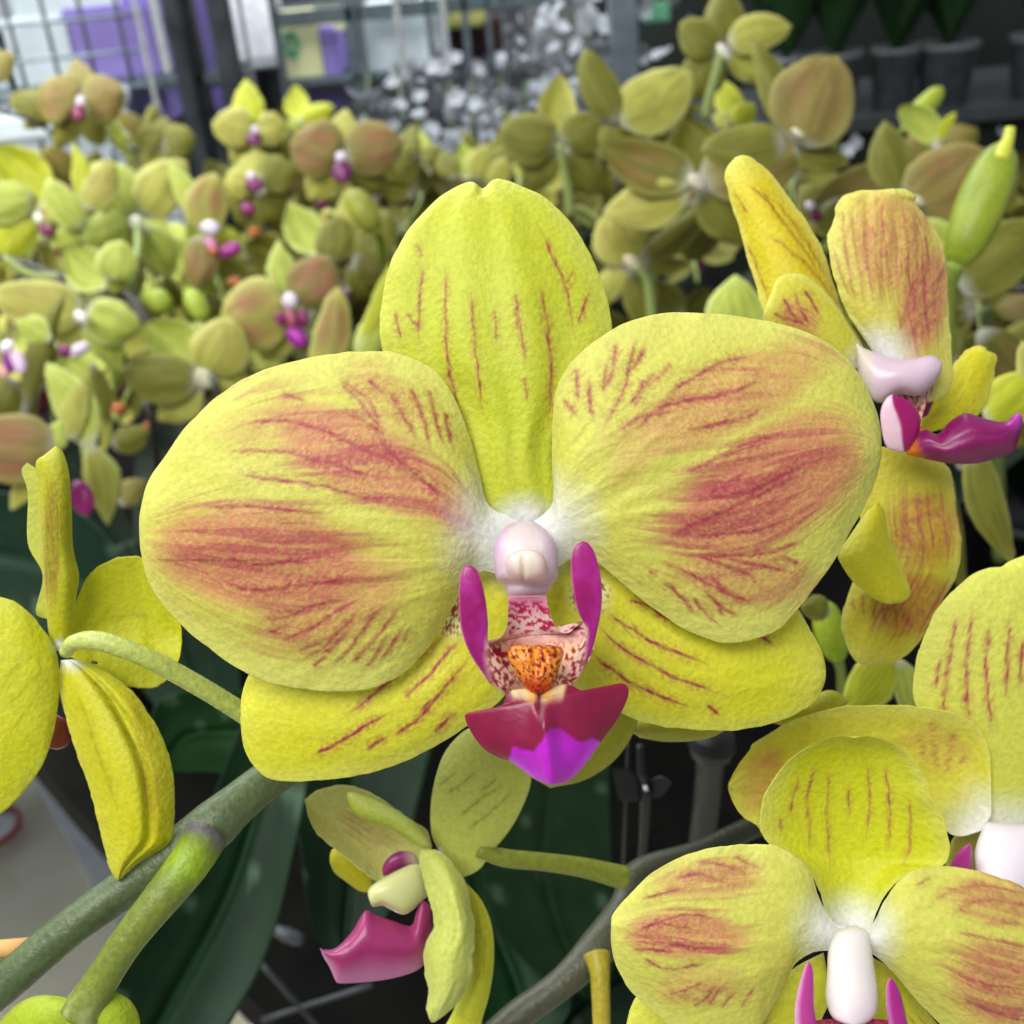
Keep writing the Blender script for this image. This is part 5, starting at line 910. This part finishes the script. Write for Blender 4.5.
# ---- middle rack
YM = 1.9
r2 = empty('shelf_rack', (0, 0, 0), 'grey metal shelf rack across the top with cartons and white blossoms', 'rack')
def beam(x0, y0, x1, y1, Y, h, mat=M_METAL, name='shelf_beam', dep=.03):
    p, q = on_y(x0, y0, Y), on_y(x1, y1, Y); z = (p.z+q.z)/2
    return wbox(name, mat, (p.x, Y, z-h/2), (q.x, Y+dep, z+h/2), r2)
beam(272, 18, 640, -8, YM, .022, plain('grey_green_beam', (98, 112, 116), .45, .4)); beam(272, 10, 640, -15, YM+.25, .02)
beam(284, 84, 500, 66, YM, .012); beam(440, 75, 500, 70, YM, .01)
for x_, w_ in ((277, .012), (352, .014), (362, .01), (430, .008), (467, .012), (490, .008), (505, .006)):
    p = on_y(x_, 40, YM); wbox('upright', M_METAL, (p.x-w_/2, YM, .3), (p.x+w_/2, YM+.02, p.z+.25), r2)
for x_ in (400, 446): 
    p = on_y(x_, 40, YM-.02); wbox('chain_strip', M_CHROME, (p.x-.005, YM-.02, p.z-.07), (p.x+.005, YM-.012, p.z+.2), r2)
ZM = on_y(400, 78, YM).z
t = cbox(284, 20, 316, 80, 1.97, M_CREAM, 'cream paper bag with a green print on the middle rack', 'paper_bag', 'bag', dep=.06, zb=ZM)
ZM = on_y(400, 78, YM).z
def motif(px, py, Y, r):
    bm = bmesh.new(); p = on_y(px, py, Y)
    for k in range(6):
        a = k*PI/3; bmesh.ops.create_circle(bm, cap_ends=True, radius=r*.45, segments=12, matrix=Matrix.Translation((p.x+r*math.cos(a)*.6, Y, p.z+r*math.sin(a))) @ Matrix.Rotation(PI/2, 4, 'X'))
    g = bmesh.ops.extrude_face_region(bm, geom=list(bm.faces)); bmesh.ops.translate(bm, vec=(0, -.001, 0), verts=[v for v in g['geom'] if isinstance(v, bmesh.types.BMVert)])
    me = bpy.data.meshes.new('green_print'); bm.to_mesh(me); bm.free(); me.materials.append(M_GREENINK); o = bpy.data.objects.new('green_print', me); col.objects.link(o); return o
motif(291, 45, 1.969, .016).parent = t
wbox('shelf_board', M_METAL, (on_y(277, 80, YM).x, YM+.03, ZM-.012), (on_y(500, 70, YM).x, YM+.3, ZM-.001), r2)
cbox(312, 32, 336, 66, 1.98, M_PURPLE, 'purple box on the middle rack beside the cream bag', 'storage_box', 'box', zb=ZM)
cbox(312, 86, 342, 108, 1.98, M_PURPLE, 'purple box on the lower shelf below the cream bag', 'storage_box', 'box')
cbox(304, 20, 320, 32, 2.0, M_CREAM, 'small cream pack above the purple box on the middle rack', 'storage_box', 'box')
cbox(324, 20, 338, 34, 2.0, M_CREAM, 'small cream pack left of the dark gap on the middle rack', 'storage_box', 'box')
cbox(367, 14, 394, 77, 1.97, M_WHITE, 'tall white carton on the middle rack, leftmost of three', 'carton', 'carton', zb=ZM)
cbox(402, 14, 424, 76, 1.97, M_WHITE, 'tall white carton in the middle of three on the middle rack', 'carton', 'carton', zb=ZM)
cbox(426, 8, 444, 96, 1.96, M_WHITE, 'slim white carton on the middle rack, rightmost of three', 'carton', 'carton', zb=ZM)
cbox(438, 10, 480, 26, 2.0, plain('pale_yellow_pack', (214, 210, 120), .6), 'pale yellow pack at the top of the middle rack', 'storage_box', 'box')
cbox(440, 30, 500, 85, 2.15, plain('dark_red_brown', (62, 34, 36), .7), 'dark red brown box at the back of the middle rack', 'storage_box', 'box', zb=ZM)
cbox(578, -10, 592, 30, 1.75, M_CHROME, 'bright hanging white strip left of the broad grey post', 'perforated_strip', 'strip', dep=.01)
vbar(611, 638, 1.6, 0, 60, plain('broad_grey_post', (122, 132, 142), .4, .4), 'broad grey post at the top centre', zlo=0, dep=.05)
cbox(645, 4, 668, 20, 1.9, M_GREENINK, 'small teal tag right of the broad grey post', 'price_tag', 'tag', dep=.01)
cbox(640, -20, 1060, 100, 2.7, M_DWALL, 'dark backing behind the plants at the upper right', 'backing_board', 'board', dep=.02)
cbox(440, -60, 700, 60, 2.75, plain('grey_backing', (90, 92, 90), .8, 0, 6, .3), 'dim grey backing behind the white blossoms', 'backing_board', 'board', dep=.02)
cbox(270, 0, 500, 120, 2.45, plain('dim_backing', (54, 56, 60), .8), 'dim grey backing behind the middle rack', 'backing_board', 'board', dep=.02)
# white blossoms on the shelf
rb = np.random.RandomState(11)
def blossom_mesh():
    Vv, Qq = [], []
    for k in range(5):
        a = k*2*PI/5; n0 = len(Vv)
        for t_ in (0, .35, .7, 1.):
            for s_ in (-1, 0, 1):
                w_ = .42*math.sin(PI*min(t_*.8+.1, 1))*s_; x_, y_ = t_, w_
                Vv.append((x_*math.cos(a)-y_*math.sin(a), x_*math.sin(a)+y_*math.cos(a), .25*t_*t_+.08*abs(s_)))
        for i in range(3):
            for j in range(2): q = n0+i*3+j; Qq.append((q, q+1, q+4, q+3))
    return np.array(Vv), np.array(Qq)
bv, bq = blossom_mesh()
proto = mesh_np('white_blossom', np.vstack([bv*.014, bv*.014-[0, 0, .001]]), np.vstack([bq, bq[:, ::-1]+len(bv)]), None, M_BLOS)
GB = 'small white blossoms massed at the back'
proto.location = at(455, 100, 165); tag(proto, 'small white blossom in the blurred white mass behind the upright sepal', 'blossom', GB)
proto.rotation_euler = (math.radians(50), 0, 0)
for k in range(270):
    o = proto.copy(); col.objects.link(o)
    x_ = rb.uniform(350, 605); y_ = rb.uniform(45+max(0, (440-x_))*.55, 165) if k % 5 else rb.uniform(-5, 60)
    if k % 5 == 0: x_ = rb.uniform(505, 700)
    o.location = at(x_, y_, rb.uniform(150, 180)); o.rotation_euler = (math.radians(50+rb.uniform(-40, 40)), rb.uniform(-.7, .7), rb.uniform(0, 6)); s_ = rb.uniform(.6, 1.15); o.scale = (s_, s_, s_)
for k in range(9):
    x_ = 370+k*26; tag(tube('green_sprig', None, M_GREENSTEM, [(x_, 80+rb.uniform(-25, 10), 176, 2.5), (x_+rb.uniform(-8, 8), 130, 172, 3), (x_+rb.uniform(-10, 10), 230, 172, 3.4)], n=8, ns=6), 'dull green sprig among the blurred white blossoms', 'sprig', 'sprigs among the white blossoms')
for (px, py) in ((855, 142), (848, 150), (815, 205), (960, 134), (1000, 134)):
    o = proto.copy(); col.objects.link(o); o.location = at(px, py, 120); o.rotation_euler = (1, 0, px); o.scale = (.6, .6, .6)
    o['label'] = 'tiny pale blossom glimpsed between the blooms at the right'; o['group'] = 'tiny pale blossoms at the right'
# right shelf with pots and leafy plants
YS = 2.05
p, q = on_y(855, 126, YS), on_y(1075, 118, YS)
shelf = tag(wbox('plant_shelf', plain('shelf_grey', (64, 68, 70), .5, .2), (p.x-.6, YS, p.z-.012), (q.x+.2, YS+.5, p.z+.012)), 'grey shelf edge carrying the pots at the upper right', 'shelf')
zs = p.z+.012
def shelfpot(px, w, lab, n=14, seed=1):
    pp = on_y(px, 92, YS+.1); rr = w/2/F*YS*1.1; r_ = np.random.RandomState(seed)
    t = empty('potted_plant', (pp.x, YS+.1, zs), lab, 'potted plant')
    h = .105
    lathe('pot', M_POT, [(0, 0), (rr*.8, 0), (rr, h*.88), (rr*1.06, h*.88), (rr*1.06, h), (rr*.95, h), (rr*.9, h*.9), (0, h*.88)], parent=t)
    for k in range(n):
        a = 2*PI*k/n+r_.uniform(-.3, .3); ln = r_.uniform(.14, .26); tt = np.linspace(0, 1, 10); r = ln*tt*.8; z = h*.9+ln*.9*np.sin(tt*r_.uniform(1.4, 2.4)); w_ = .022*np.sin(PI*tt**.7)**.7; w_[0] = .006; w_[-1] = .001
        V = np.array([[[r[i]*math.cos(a)-s*w_[i]*math.sin(a), r[i]*math.sin(a)+s*w_[i]*math.cos(a), z[i]+abs(s)*.008-dz] for s in (-1, 0, 1)] for dz in (0, .002) for i in range(10)]).reshape(-1, 3)
        mesh_np('leaf', V, np.vstack([gridq(9, 2), gridq(9, 2, 30, True)]), np.ones((60, 3))*lin((48, 76, 42) if k % 2 else (32, 58, 34)), M_LEAF, t)
tag(wbox('added_dark_board', M_DWALL, (p.x-.75, YS+.04, 0), (q.x+.25, YS+.06, p.z-.02)), 'dark board added to darken the space below the upper right plant shelf', 'board')  # added dark sheet hides the pale floor so the background reads dark
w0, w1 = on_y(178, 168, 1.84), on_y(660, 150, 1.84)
tag(wbox('added_dark_board', M_DWALL, (w0.x, 1.84, 0), (w1.x, 1.86, (w0.z+w1.z)/2)), 'dark board added to darken the gaps behind the crowded blooms, below the white blossoms', 'board')  # another dark sheet put in to blacken gaps between the blooms
shelfpot(893, 42, 'grey pot with dark strap leaves, leftmost on the shelf at the upper right', seed=1)
shelfpot(943, 52, 'grey pot with dark strap leaves, in the middle of the upper right shelf', seed=2)
shelfpot(1034, 50, 'grey pot cut by the right edge on the upper shelf', seed=3)
shelfpot(835, 44, 'dark leafy plant left of the grey pots, partly hidden by a tan petal', seed=4)
shelfpot(785, 44, 'dark leafy plant behind the highest olive bloom', seed=5)
# =================================================================== LIGHT
W = bpy.data.worlds.new('greenhouse_sky'); bpy.context.scene.world = W; W.use_nodes = True
bg = W.node_tree.nodes['Background']; bg.inputs['Color'].default_value = (.86, .93, 1, 1); bg.inputs['Strength'].default_value = .42
def area(name, loc, target, size, power, c=(1, 1, 1)):
    l = bpy.data.lights.new(name, 'AREA'); l.shape = 'RECTANGLE'; l.size, l.size_y = size; l.energy = power; l.color = c
    o = bpy.data.objects.new(name, l); col.objects.link(o); o.location = loc; o.rotation_euler = (Vector(target)-Vector(loc)).to_track_quat('-Z', 'Y').to_euler(); return o
area('overhead_area_light', (-.5, -.5, 2.5), (0, .25, 1.2), (1.0, .8), 27, (1, .99, .96))
area('overhead_area_light', (-1.1, .9, 2.3), (-.5, .9, 1.1), (.9, .9), 17, (.97, .99, 1))
area('overhead_area_light', (-.6, 1.9, 2.6), (-.6, 2.1, 1.1), (2.2, .5), 55, (.93, .97, 1))  # unseen lamp added to lift the racks and cartons
fl_ = area('overhead_area_light', (-1.5, .2, 2.4), (-.75, 1.35, 0), (.6, .6), 16, (1, .98, .93)); fl_.data.spread = math.radians(50)  # unseen fill added to brighten the floor at the lower left
# =================================================================== CAMERA
cam = bpy.data.cameras.new('camera'); co = bpy.data.objects.new('camera', cam); col.objects.link(co)
co.matrix_world = Matrix(((rt[0], up[0], -fwd[0], CAM[0]), (rt[1], up[1], -fwd[1], CAM[1]), (rt[2], up[2], -fwd[2], CAM[2]), (0, 0, 0, 1)))
cam.sensor_width = 36; cam.lens = 36*F/1024; cam.clip_start = .01; cam.clip_end = 50
cam.dof.use_dof = True; cam.dof.focus_distance = .14; cam.dof.aperture_fstop = 30
bpy.context.scene.camera = co
sc = bpy.context.scene
sc.view_settings.view_transform = 'Standard'; sc.view_settings.look = 'None'; sc.view_settings.gamma = 1; sc.view_settings.exposure = .04
